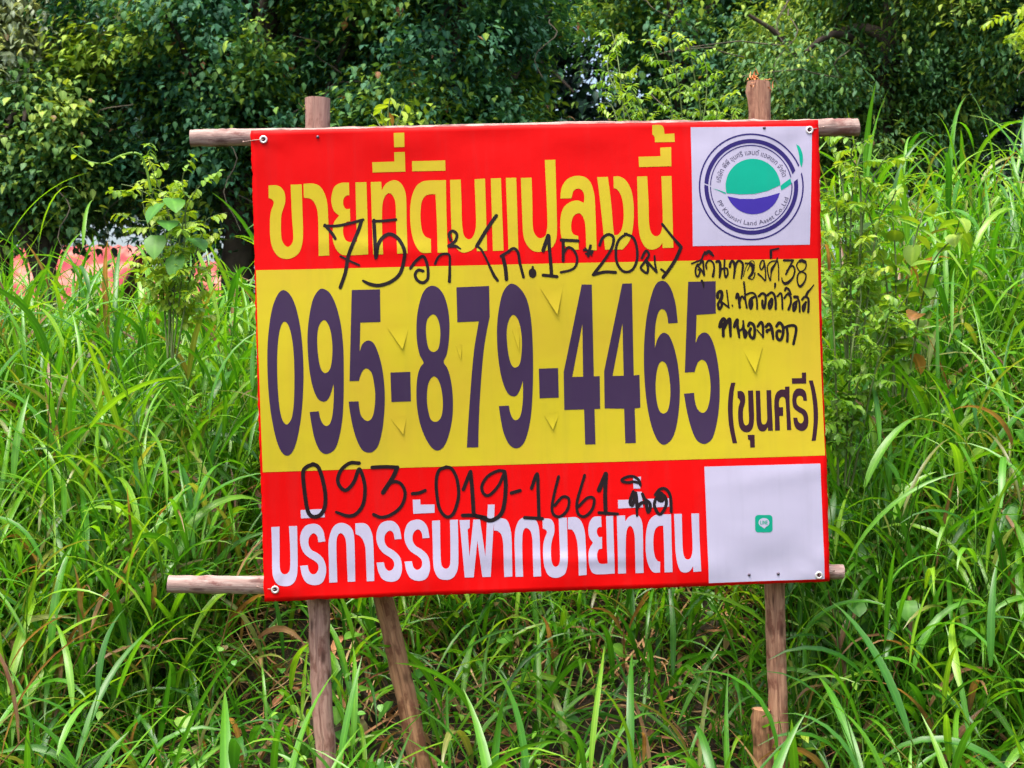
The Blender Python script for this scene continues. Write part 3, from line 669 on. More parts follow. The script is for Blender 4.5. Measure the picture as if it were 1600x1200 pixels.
def arc_text(L, txt, a0, a1, base_r, size, up, cx=600, cy=636):
    """lettering bent round the emblem; the font is the one built into Blender"""
    cu = bpy.data.curves.new("lettering", 'FONT'); cu.body = txt; cu.size = 1; cu.resolution_u = 2
    ob = bpy.data.objects.new("lettering", cu); C.objects.link(ob)
    bpy.context.view_layer.update()
    me = ob.evaluated_get(bpy.context.evaluated_depsgraph_get()).to_mesh()
    v = np.array([p.co[:2] for p in me.vertices]); f = [list(p.vertices) for p in me.polygons]
    ob.evaluated_get(bpy.context.evaluated_depsgraph_get()).to_mesh_clear()
    bpy.data.objects.remove(ob); bpy.data.curves.remove(cu)
    x0, x1 = v[:, 0].min(), v[:, 0].max()
    t = (v[:, 0] - x0) / (x1 - x0); ang = np.radians(a0 + (a1 - a0) * t)
    r = base_r + (v[:, 1] if up else -v[:, 1]) * size
    q = np.stack([cx + r * np.cos(ang), cy - r * np.sin(ang)], -1) * LS + np.array(LO)
    b = len(L.v); L.v += [ab(*p) for p in q]; L.f += [[i + b for i in t] for t in f]
for q in (("บริษัท พีพี ขุนศรี แลนด์ แอสเซท จำกัด", 172.5, 18, 262, 58, True), ("PP Khunsri Land Asset Co.,Ltd", 203, 343, 313, 52, False)):
    t = Letters(); arc_text(t, *q); t.build("emblem_lettering", MAT['grey_ink'], .0010, logo, .05)

# green messenger badge in the middle of the (left out) code
def rrect(x0, y0, x1, y1, r, n=6):
    out = []
    for cx, cy, a in ((x1 - r, y0 + r, -90), (x1 - r, y1 - r, 0), (x0 + r, y1 - r, 90), (x0 + r, y0 + r, 180)):
        for q in np.radians(np.linspace(a, a + 90, n)): out.append((cx + r * math.cos(q), cy + r * math.sin(q)))
    return np.array(out)
QO, QS = (1080, 710), .1833
g = Letters(); g.add([rrect(536, 512, 684, 660, 28)], (), QO, QS); badge = g.build("app_badge", MAT['appgreen'], .0010, code)
g = Letters(); o, _ = ring(611, 577, 1, 46, .84, 40); g.add([o, np.array([(585, 606), (640, 604), (614, 629)])], (), QO, QS)
g.build("speech_bubble", MAT['white'], .0013, badge)
g = Letters()
for pts in ([(582,562),(582,590),(593,590)], [(600,562),(600,590)], [(608,590),(608,562),(622,590),(622,562)], [(641,562),(630,562),(630,590),(641,590)], [(630,576),(640,576)]):
    polys = []
    for a, b in zip(pts[:-1], pts[1:]): polys += stroke_polys([a, b], 5)
    g.add(polys, (), QO, QS)
g.build("badge_lettering", MAT['appgreen'], .0016, badge)

# wind slits: a V cut whose tongue of vinyl hangs a little forward
FLAPS = [((605, 512), (640, 508), (629, 546), .010), ((712, 540), (722, 538), (720, 561), .006), ((800, 515), (812, 513), (811, 548), .007),
         ((843, 450), (880, 444), (870, 492), .014), ((611, 655), (636, 648), (630, 679), .008), ((850, 648), (876, 642), (864, 671), .010), ((1158, 541), (1192, 541), (1180, 582), .012)]
for A, B, T, lift in FLAPS:
    a, b, tt = np.array(ab(*A)), np.array(ab(*B)), np.array(ab(*T))
    n = 8; V = []; F = []
    for i in range(n + 1):
        s = i / n
        l = a + (tt - a) * s; r = b + (tt - b) * s; m = (l + r) / 2
        z = disp(*m) + .0010 + lift * .45 * s ** 1.6
        for q, dz in ((l, 0), (m, .002 * (1 - s)), (r, 0)): V.append((q[0], q[1], z + dz))
    for i in range(n):
        k = i * 3; F += [[k, k + 3, k + 4, k + 1], [k + 1, k + 4, k + 5, k + 2]]
    ac = Acc(); ac.add(V, F); o = on_banner("wind_flap", ac.mesh("wind_flap"), MAT['yellow'], banner)

# eyelets, ties and nail heads
def torus(R0, r, n=24, m=8):
    u = np.linspace(0, 2 * np.pi, n, endpoint=False); w = np.linspace(0, 2 * np.pi, m, endpoint=False)
    U, W = np.meshgrid(u, w, indexing='ij')
    V = np.stack([(R0 + r * np.cos(W)) * np.cos(U), (R0 + r * np.cos(W)) * np.sin(U), r * .6 * np.sin(W)], -1).reshape(-1, 3)
    i = np.arange(n)[:, None]; j = np.arange(m)[None]
    F = np.stack([i * m + j, ((i + 1) % n) * m + j, ((i + 1) % n) * m + (j + 1) % m, i * m + (j + 1) % m], -1).reshape(-1, 4)
    return V, F
def dome(r, h, n=16, m=4):
    V = []; F = []
    for i in range(m + 1):
        ph = i / m * math.pi / 2
        for j in range(n):
            a = 2 * math.pi * j / n; V.append((r * math.cos(ph) * math.cos(a) if i < m else 1e-4 * math.cos(a), r * math.cos(ph) * math.sin(a) if i < m else 1e-4 * math.sin(a), h * math.sin(ph)))
    for i in range(m):
        for j in range(n): k = (j + 1) % n; F.append([i * n + j, i * n + k, (i + 1) * n + k, (i + 1) * n + j])
    return np.array(V), np.array(F)
NAILED = [(379, 220), (1290, 197), (1306, 893), (401, 918.5)]
for (ex, ey), (nx, ny) in zip(EYELET, NAILED):
    a, b = ab(ex, ey); z = float(disp(a, b))
    V, F = torus(.0078, .0028); ac = Acc(); ac.add(V + np.array([a, b, z + .0018]), F)
    e = on_banner("eyelet", ac.mesh("eyelet"), MAT['eyelet'], banner)
    V, F = dome(.0062, .0004); ac = Acc(); ac.add(V + np.array([a, b, z + .0014]), F)
    on_banner("eyelet_hole", ac.mesh("eyelet_hole"), MAT['hole'], e)
    na, nb = ab(nx, ny); s = np.linspace(0, 1, 9)[:, None]
    p = (1 - s) * np.array([[a, b, z + .002]]) + s * np.array([[na, nb, -.018]]); p[:, 2] += .006 * np.sin(s[:, 0] * np.pi)
    ac = Acc(); tube(ac, p, .0011, 6); V, F = dome(.003, .002); ac.add(V + p[-1], F)
    on_banner("wire_tie", ac.mesh("wire_tie"), MAT['wire'], banner)
for nx, ny in ((496, 213), (1194.5, 199.5), (1169.5, 897.5), (1215, 896)):
    a, b = ab(nx, ny); V, F = dome(.0042, .0028); ac = Acc(); ac.add(V + np.array([a, b, float(disp(a, b)) + .001]), F)
    on_banner("nail_head", ac.mesh("nail_head"), MAT['nail'], banner)

# ------------------------------------------------------------------ pole frame
frame = empty("pole_frame", P(800, 1210, 3.83), "rough wooden pole frame of two posts, two rails and a brace", "sign frame")
def pole(name, pix, mat, parent, off, lump=.03, seed=1, sub=20, ns=24, label=None, wob=.004):
    """pix: (px, py, radius in px) along the pole"""
    q = crom([(a, b, r) for a, b, r in pix], sub) if len(pix) > 2 else np.array([[*(np.array(pix[0]) * (1 - t) + np.array(pix[1]) * t)] for t in np.linspace(0, 1, 24)])
    pts, rad = [], []
    g = np.random.default_rng(seed)
    wx = np.cumsum(g.normal(size=len(q))); wx -= np.linspace(wx[0], wx[-1], len(q)); wx = wx / (np.abs(wx).max() + 1e-6) * wob
    for (a, b, r), w in zip(q, wx):
        d = bdep(a, b) + off; p = P(a, b, d); pts.append((p.x + w, p.y, p.z + w)); rad.append(r / FPX * d)
    ac = Acc(); tube(ac, pts, rad, ns, lump=lump, cap=True, seed=seed)
    o = link(name, ac.mesh(name), mat, parent)
    if label: o["label"] = label
    return o
post_a = pole("post", [(496, 154, 19.5), (499, 560, 18.5), (499, 945, 17), (508, 1195, 16), (513, 1330, 16)], MAT['post'], frame, .094, seed=2)
post_b = pole("post", [(1186, 128, 17.5), (1194, 400, 17), (1210, 930, 15.5), (1216, 1195, 14.5), (1219, 1320, 14)], MAT['post_warm'], frame, .094, seed=3)
pole("crossbar", [(298, 216, 13.5), (391, 214.5, 13.5), (600, 209, 13), (850, 203.5, 13), (1100, 201, 13.5), (1270, 199, 13.8), (1340, 198.5, 13.5)], MAT['rail'], frame, .046, seed=4, lump=.025)
pole("crossbar", [(263, 912.5, 14), (420, 914, 14), (800, 905, 13), (1200, 895, 12), (1317, 893.5, 11.5)], MAT['rail'], frame, .046, seed=5, lump=.03)
pole("brace", [(500, 500, 13), (560, 770, 15), (598, 938, 15.5), (628, 1070, 16), (656, 1200, 16.5), (678, 1300, 17)], MAT['brace'], frame, .15, seed=6, lump=.035, wob=.004)
# splintered fibres on the hammered post top, a bark flap on the other
d0 = bdep(1186, 128) + .094; ac = Acc()
n = 46; pp = [P(1178 + random.gauss(0, 5), 126 + random.gauss(0, 5), d0 + random.gauss(-.012, .01)) for _ in range(n)] + [P(1200 + random.gauss(0, 3), 136 + random.gauss(0, 5), d0 - .02) for _ in range(14)]
n = len(pp)
blades(ac, [tuple(p) for p in pp], rng.uniform(0, 6.3, n), rng.uniform(-1.3, 1.5, n), rng.uniform(-1.5, 1.5, n), rng.uniform(.008, .026, n), rng.uniform(.001, .0055, n), [1, .9, .6, .1], fold=.3, roll=rng.normal(0, 1, n))
link("splinter", ac.mesh("splinter"), MAT['splinter'], post_b, False).data.transform(Matrix.Translation(-frame.location))
ac = Acc(); d0 = bdep(478, 160) + .082
blades(ac, [tuple(P(478, 172, d0))], [R(180)], [R(35)], [-.3], [.028], [.012], [1, 1, .8, .5])
link("bark_flap", ac.mesh("bark_flap"), MAT['post'], post_a, False).data.transform(Matrix.Translation(-frame.location))
stake = empty("short_stake", P(1189, 1290, 3.84), "short wooden stake stub driven in beside the right post", "stake")
pole("stake_shaft", [(1190, 1108, 14), (1191, 1200, 14), (1193, 1330, 14)], MAT['brace'], stake, .09, seed=8)

# ------------------------------------------------------------------ grass
G_BLADE = [.35, .8, 1., 1., .92, .78, .58, .32, .03]
def culms(acc, n, xr, yr, hmul, seed, lean=.35, dens=None, nl=(4, 7), wmul=1., tint=(.0, 1.)):
    g = np.random.default_rng(seed)
    P0, AZ, EL, BD, LL, WW, TI, DR = [], [], [], [], [], [], [], []
    made = 0; tries = 0
    while made < n and tries < n * 12:
        tries += 1
        x, y = g.uniform(*xr), g.uniform(*yr)
        if dens is not None and g.random() > dens(x, y): continue
        made += 1
        h = hmul(x, y) * g.uniform(.65, 1.2)
        az = g.uniform(0, 2 * np.pi); le = abs(g.normal(0, lean)); z = float(gz(x, y)) - .02
        s = np.linspace(0, 1, 7); bend = g.uniform(.1, .5)
        el = np.pi / 2 - le - bend * s ** 1.5
        stp = h / 6 * np.stack([np.cos(el) * np.cos(az), np.cos(el) * np.sin(az), np.sin(el)], -1)
        c = np.concatenate([[[x, y, z]], np.array([x, y, z]) + np.cumsum(stp[:-1], 0)])
        if np.any((c[:, 2] > .8) & (c[:, 1] > -.3) & (c[:, 1] < .12) & (np.abs(c[:, 0]) < .98)): continue
        t0 = g.uniform(*tint)
        deadc = g.random() < .03
        tube(acc, c, np.linspace(.0034, .0014, 7), 4, tint=t0 * .7, dry=.9 if deadc else g.uniform(0, .2))
        k = g.integers(*nl); a0 = g.uniform(0, 2 * np.pi)
        for i in range(k):
            f = .12 + .86 * (i + g.uniform(-.3, .3)) / max(1, k - 1); f = min(max(f, .05), 1)
            q = f * 6; i0 = min(int(q), 5); p = c[i0] + (c[i0 + 1] - c[i0]) * (q - i0)
            P0.append(p); AZ.append(a0 + i * np.pi + g.normal(0, .5)); 
            EL.append(R(g.uniform(38, 80)) if f < .85 else R(g.uniform(58, 88))); BD.append(R(g.uniform(25, 125)))
            LL.append(g.uniform(.2, .46)); WW.append(g.uniform(.007, .027) * wmul)
            TI.append(np.clip(t0 + g.normal(0, .2), 0, 1)); dd = g.random()
            DR.append(1. if deadc or (dd < .05 and f < .6) else (.5 if dd < .08 else 0))
    P0, AZ, EL, BD, LL, WW, TI, DR = map(np.array, (P0, AZ, EL, BD, LL, WW, TI, DR))
    tx = P0[:, 0] + LL * .85 * np.cos(AZ); ty = P0[:, 1] + LL * .85 * np.sin(AZ)     # no leaf grows through the banner
    k = ~((P0[:, 2] > .8) & (ty < .12) & (P0[:, 1] > -.2) & (np.minimum(tx, P0[:, 0]) < .95) & (np.maximum(tx, P0[:, 0]) > -.8)) & ~((P0[:, 1] < .05) & (P0[:, 2] > .95) & (np.abs(P0[:, 0]) < .95))
    P0, AZ, EL, BD, LL, WW, TI, DR = [q[k] for q in (P0, AZ, EL, BD, LL, WW, TI, DR)]
    blades(acc, P0, AZ, EL, BD, LL, WW, G_BLADE, fold=.3, roll=g.normal(0, .6, len(P0)), tint=TI, dry=DR, wave=.3)

def dens_back(x, y):
    d = 1.0
    if y < 1.0 and -1.35 < x < .75: d = .10 + 1.1 * max(0, y - .42)      # trodden round the posts
    elif y < .5 and x < -.7: d = .5
    return d
def h_back(x, y):
    h = .78
    if y < 1.0 and -1.3 < x < .75: h = .38
    elif x >= .75: h = .78 + .1 * min(1, y)
    elif x < -.9: h = .6
    return h
ga = Acc()
culms(ga, 3300, (-3.4, 3.4), (.1, 3.2), h_back, 11, dens=dens_back)
culms(ga, 900, (-6, 6), (2.6, 5.5), lambda x, y: .8 if x > .3 else .34, 12, nl=(4, 6))
culms(ga, 120, (-2.2, 2.2), (-.95, -.22), lambda x, y: .62 if abs(x) > .8 else .46, 13, lean=.5, tint=(0, .6))
culms(ga, 330, (-1.6, 1.1), (-.1, 1.3), lambda x, y: .22, 14, lean=.7, nl=(3, 5), wmul=.75, tint=(0, .4))
culms(ga, 420, (-3.2, -.9), (.3, 2.2), lambda x, y: .74, 18, lean=.22, nl=(2, 4), wmul=.6, tint=(.3, 1))
culms(ga, 420, (.9, 3.2), (.25, 2.2), lambda x, y: .9, 19, lean=.22, nl=(2, 4), wmul=.6, tint=(.3, 1))
culms(ga, 700, (-3.2, -.95), (.25, 1.6), lambda x, y: .66, 15, lean=.25)
culms(ga, 46, (-2.6, -.95), (.3, 1.4), lambda x, y: 1.05, 17, lean=.15)
culms(ga, 560, (.9, 3.2), (.2, 1.6), lambda x, y: .85, 16, lean=.25)
# low fill
n = 9000; g = np.random.default_rng(21); x = g.uniform(-3.4, 3.4, n); y = g.uniform(-.2, 3.2, n)
keep = ~((y < 1.1) & (x > -1.4) & (x < .8) & (g.random(n) < .75)); x, y = x[keep], y[keep]; n = len(x)
blades(ga, np.stack([x, y, gz(x, y)], -1), g.uniform(0, 6.3, n), R(1) * g.uniform(40, 88, n), R(1) * g.uniform(20, 120, n), g.uniform(.15, .42, n), g.uniform(.006, .017, n), [.6, 1, .95, .75, .45, .03], roll=g.normal(0, .6, n), dry=(g.random(n) < .08) * .9, wave=.3)
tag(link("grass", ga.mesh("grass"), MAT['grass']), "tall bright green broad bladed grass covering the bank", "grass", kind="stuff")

# dry litter
la = Acc(); n = 8200; g = np.random.default_rng(31); x = g.uniform(-3.2, 3.2, n); y = g.uniform(-.8, 1.8, n)
blades(la, np.stack([x, y, gz(x, y) + g.uniform(.003, .06, n)], -1), g.uniform(0, 6.3, n), R(1) * g.normal(8, 20, n), R(1) * g.normal(10, 35, n), g.uniform(.06, .3, n), g.uniform(.003, .010, n), [.7, 1, .9, .7, .1], roll=g.normal(0, 1, n), dry=(g.random(n) < .45) * 1., wave=.6)
n = 900; x = g.uniform(-2.6, 2.2, n); y = g.uniform(-.7, 1.6, n)
blades(la, np.stack([x, y, gz(x, y) + g.uniform(.005, .07, n)], -1), g.uniform(0, 6.3, n), R(1) * g.normal(15, 25, n), R(1) * g.normal(30, 50, n), g.uniform(.05, .12, n), g.uniform(.02, .05, n), [.1, .8, 1, .75, .05], roll=g.normal(0, .8, n), dry=(g.random(n) < .7) * 1., fold=.5)
tag(link("leaf_litter", la.mesh("leaf_litter"), MAT['litter']), "dry brown straw and dead leaves lying under the grass", "leaf litter", kind="stuff")

# heart leaved creeper among the grass
HEART = [.55, 1., .92, .6, .04]; OVAL = [.15, .8, 1., .7, .05]; LANCE = [.1, .85, 1., .6, .03]
ca = Acc(); g = np.random.default_rng(41)
def creeper(n, xr, yr, zr, size):
    x = g.uniform(*xr, n); y = g.uniform(*yr, n); cl = np.repeat(np.arange(n // 5 + 1), 5)[:n]
    x = x[cl] + g.normal(0, .09, n); y = y[cl] + g.normal(0, .09, n)
    z = gz(x, y) + g.uniform(*zr, n)
    blades(ca, np.stack([x, y, z], -1), -np.pi / 2 + g.normal(0, 1., n), R(1) * g.normal(-20, 30, n), R(1) * g.normal(35, 25, n), g.uniform(.8, 1.2, n) * size, g.uniform(.75, 1.0, n) * size, HEART, fold=.2, roll=g.normal(0, .5, n), dry=(g.random(n) < .04) * .8)
creeper(560, (.8, 3.0), (.35, 2.2), (.3, .8), .068)
creeper(260, (-3., -.9), (.45, 2.2), (.25, .6), .065)
creeper(60, (-.9, .9), (.15, 1.2), (.05, .3), .06)
creeper(900, (-3, 3), (-.1, 2.0), (.1, .45), .022)
creeper(420, (-2.4, 1.6), (-.5, 1.4), (.02, .18), .03)
tag(link("creeper_leaves", ca.mesh("creeper_leaves"), MAT['creeper']), "heart shaped creeper leaves scattered through the grass", "creeper", kind="stuff")

# ------------------------------------------------------------------ weeds and shrubs that stand out
def weed(name, label, stems, d, mat=None, leaf=.05, width=.35, step=.06, pinn=True, rad=.004, group=None, seed=1, cat="plant", prof=OVAL, dens=1., tint=(.3, 1), droop=25, dd=.12, leaf_name="foliage"):
    """stems: lists of photo pixels from the foot to the tip, at depth d"""
    g = np.random.default_rng(seed)
    foot = P(*stems[0][0], d)
    foot.z = float(gz(foot.x, foot.y))
    root = empty(name, foot, label, cat, group)
    sa, fa = Acc(), Acc()
    P0, AZ, EL, BD, LL, WW, TI, DR = [[] for _ in range(8)]
    for st in stems:
        dj = g.normal(0, dd); pts = [np.array(P(a, b, d + dj * (i / max(1, len(st) - 1)))) for i, (a, b) in enumerate(st)]
        c = crom(pts, 8); m = len(c)
        tube(sa, c, np.linspace(rad, rad * .35, m), 5)
        ln = np.concatenate([[0], np.cumsum(np.linalg.norm(np.diff(c, axis=0), axis=1))]); s = step * .8
        side = g.random() * 6
        while s < ln[-1] - 1e-4:
            i = min(np.searchsorted(ln, s) - 1, m - 2); p = c[i] + (c[i + 1] - c[i]) * (s - ln[i]) / max(1e-6, ln[i + 1] - ln[i])
            side += 2.4; fr = s / ln[-1]
            if g.random() < dens and fr > .15:
                az = side + g.normal(0, .4); el = R(g.normal(32, 22) if pinn else g.normal(-5, 30)); t0 = g.uniform(*tint)
                if pinn:
                    rl = leaf * g.uniform(2.2, 4.) * (1.1 - .4 * fr); npair = max(3, int(rl / (leaf * .42)))
                    tt = np.linspace(0, 1, npair + 2)
                    ee = el - R(droop) * tt; dirv = np.stack([np.cos(ee) * np.cos(az), np.cos(ee) * np.sin(az), np.sin(ee)], -1)
                    rp = p + np.cumsum(dirv * rl / (npair + 1), 0); tube(sa, np.concatenate([[p], rp]), rad * .25, 3)
                    for j in range(1, npair + 1):
                        for sg in (-1, 1):
                            P0.append(rp[j]); AZ.append(az + sg * R(70)); EL.append(g.normal(-.35, .4)); BD.append(R(25)); LL.append(leaf * g.uniform(.8, 1.1) * (1 - .35 * abs(j / npair - .4))); WW.append(leaf * width); TI.append(np.clip(t0 + g.normal(0, .1), 0, 1)); DR.append(0)
                else:
                    P0.append(p); AZ.append(az); EL.append(el); BD.append(R(abs(g.normal(droop + 15, 20)))); LL.append(leaf * g.uniform(.7, 1.2)); WW.append(leaf * width * g.uniform(.85, 1.1)); TI.append(t0); DR.append(.9 if g.random() < .03 else 0)
            s += step * g.uniform(.7, 1.3)
    blades(fa, P0, AZ, EL, BD, LL, WW, prof, fold=.25, roll=g.normal(0, .4, len(P0)), tint=TI, dry=DR)
    link("stem", sa.mesh("stem"), MAT['stem'], root); link(leaf_name, fa.mesh(leaf_name), mat or MAT['shrub'], root)
    return root

# feathery shrub showing over the top edge
weed("feathery_shrub", "feathery light green shrub rising above the banner's top edge beside the right post", [
  [(1000, 560), (990, 330), (975, 180), (965, 90), (955, 45)], [(1010, 560), (1005, 300), (985, 190), (950, 110), (962, 60)], [(1030, 560), (1040, 320), (1050, 180), (1030, 100), (1015, 62)],
  [(1060, 560), (1085, 330), (1095, 190), (1085, 120), (1075, 60)], [(1000, 560), (985, 300), (960, 175), (940, 160)], [(1070, 560), (1100, 300), (1120, 180), (1125, 140)],
  [(1040, 560), (1060, 280), (1065, 170), (1045, 60), (1042, 28)], [(1020, 560), (1010, 330), (1010, 200), (985, 140), (948, 108)], [(1080, 560), (1115, 330), (1140, 200), (1148, 165)], [(1050, 560), (1070, 300), (1100, 180), (1105, 110)]],
  5.2, leaf=.032, width=.36, step=.036, seed=3, rad=.004, cat="shrub", dd=.2, tint=(.2, .85))
weed("leafy_sprig", "bright yellow green sprig peeping over the banner's top edge left of centre", [
  [(606, 330), (606, 215), (607, 170), (612, 148)], [(598, 330), (596, 215), (590, 190), (580, 178)], [(615, 330), (618, 210), (626, 180), (633, 162)], [(604, 330), (600, 200), (596, 176), (600, 160)]],
  4.3, leaf=.05, width=.5, step=.022, pinn=False, seed=5, tint=(.7, 1), droop=0, dd=.05)
# climbing weed left of the banner
wl = weed("climbing_weed", "light green climbing weed with paired leaves left of the banner", [
  [(262, 560), (268, 420), (262, 330), (245, 285), (232, 250)], [(270, 560), (285, 420), (290, 330), (285, 285), (290, 262)], [(268, 560), (262, 400), (245, 320), (215, 295), (190, 288)],
  [(275, 560), (300, 420), (318, 360), (322, 338)], [(262, 560), (250, 400), (235, 350), (205, 345)], [(268, 560), (275, 420), (290, 330), (305, 300), (308, 290)], [(264, 540), (262, 420), (240, 380), (222, 300), (245, 262)]],
  4.5, leaf=.036, width=.5, step=.05, seed=7, rad=.003, dd=.1, tint=(.5, 1))
ac = Acc(); tp = crom([tuple(P(a, b, 4.45)) for a, b in ((236, 300), (228, 262), (215, 240), (190, 243), (165, 255), (140, 253), (122, 243), (112, 234), (120, 228))], 8)
tube(ac, tp, np.linspace(.005, .0015, len(tp)), 5)
n = 7; blades(ac, tp[[8, 16, 24, 32, 40, 50, 60]], rng.uniform(0, 6, n), rng.uniform(-.5, .8, n), .3, rng.uniform(.02, .04, n), .018, OVAL)
link("tendril", ac.mesh("tendril"), MAT['shrub'], wl)
ac = Acc(); hp = [tuple(P(a, b, 4.42)) for a, b in ((270, 310), (252, 318), (245, 368), (300, 372), (278, 398), (262, 345))]
blades(ac, hp, [-1.2, -2.2, -1.6, -.8, -1.9, -1.3], [-.5, -.7, -1.0, -.4, -1.1, -.3], .4, .085, .07, HEART, fold=.15, tint=[.5, .3, .6, .4, .5, .2])
link("heart_leaf", ac.mesh("heart_leaf"), MAT['creeper'], wl)
# weeds to the right of the banner
for i, (lab, st, d, kw) in enumerate([
  ("yellow green feathery weed touching the banner's upper right corner", [[(1330, 560), (1330, 330), (1345, 240), (1365, 212)], [(1325, 560), (1320, 330), (1310, 260), (1305, 235)], [(1335, 560), (1350, 330), (1375, 260), (1390, 240)], [(1340, 560), (1345, 300), (1330, 245), (1340, 215)], [(1345, 560), (1370, 360), (1395, 310), (1402, 290)], [(1322, 560), (1312, 380), (1305, 310), (1302, 290)]], 4.35, dict(leaf=.036, width=.42, step=.05, seed=11, tint=(.3, .95))),
  ("round leaved pale green weed right of the banner's logo", [[(1400, 620), (1385, 440), (1360, 340), (1345, 310)], [(1410, 620), (1420, 430), (1440, 340), (1455, 318)], [(1395, 620), (1400, 430), (1395, 340), (1400, 310)], [(1415, 620), (1450, 430), (1490, 370), (1500, 340)], [(1390, 620), (1350, 440), (1320, 380), (1305, 360)], [(1400, 620), (1375, 460), (1330, 430), (1300, 420)]], 4.45, dict(leaf=.065, width=.85, step=.035, pinn=False, prof=HEART, seed=12, tint=(.3, .8))),
  ("thin leaved weed with arching stems near the right picture edge", [[(1560, 620), (1550, 400), (1530, 300), (1500, 250)], [(1570, 620), (1580, 400), (1570, 290), (1560, 230)], [(1555, 620), (1530, 420), (1490, 330), (1450, 300)], [(1575, 620), (1600, 400), (1610, 310), (1615, 250)]], 6.2, dict(leaf=.07, width=.3, step=.05, pinn=False, prof=LANCE, seed=13)),
  ("low leafy weed beside the banner's yellow right edge", [[(1320, 760), (1330, 560), (1345, 470), (1340, 430)], [(1310, 760), (1305, 560), (1300, 480), (1298, 440)], [(1330, 760), (1370, 570), (1400, 490), (1420, 460)], [(1325, 760), (1340, 600), (1380, 520), (1390, 480)]], 4.2, dict(leaf=.035, width=.5, step=.035, seed=14, tint=(.1, .6)))]):
    weed("roadside_weed", lab, st, d, **kw)
weed("star_leaved_seedling", "small pale star leaved seedling at the foot of the right post", [[(1255, 1230), (1254, 1170), (1252, 1125)], [(1262, 1230), (1275, 1180), (1280, 1150)], [(1250, 1230), (1240, 1170), (1236, 1140)]], 3.95, leaf=.055, width=.4, step=.025, pinn=False, prof=LANCE, seed=15, tint=(.5, .9), rad=.002, dd=.03)
weed("bright_fern_weed", "bright fern leaved branch hanging in at the top right corner", [[(1680, 10), (1640, 15), (1600, 18), (1572, 28)], [(1680, 40), (1640, 42), (1600, 55), (1570, 62)], [(1680, 70), (1640, 72), (1600, 82), (1575, 100)]], 7.0, leaf=.06, width=.35, step=.04, seed=16, tint=(.6, 1), dd=.1)

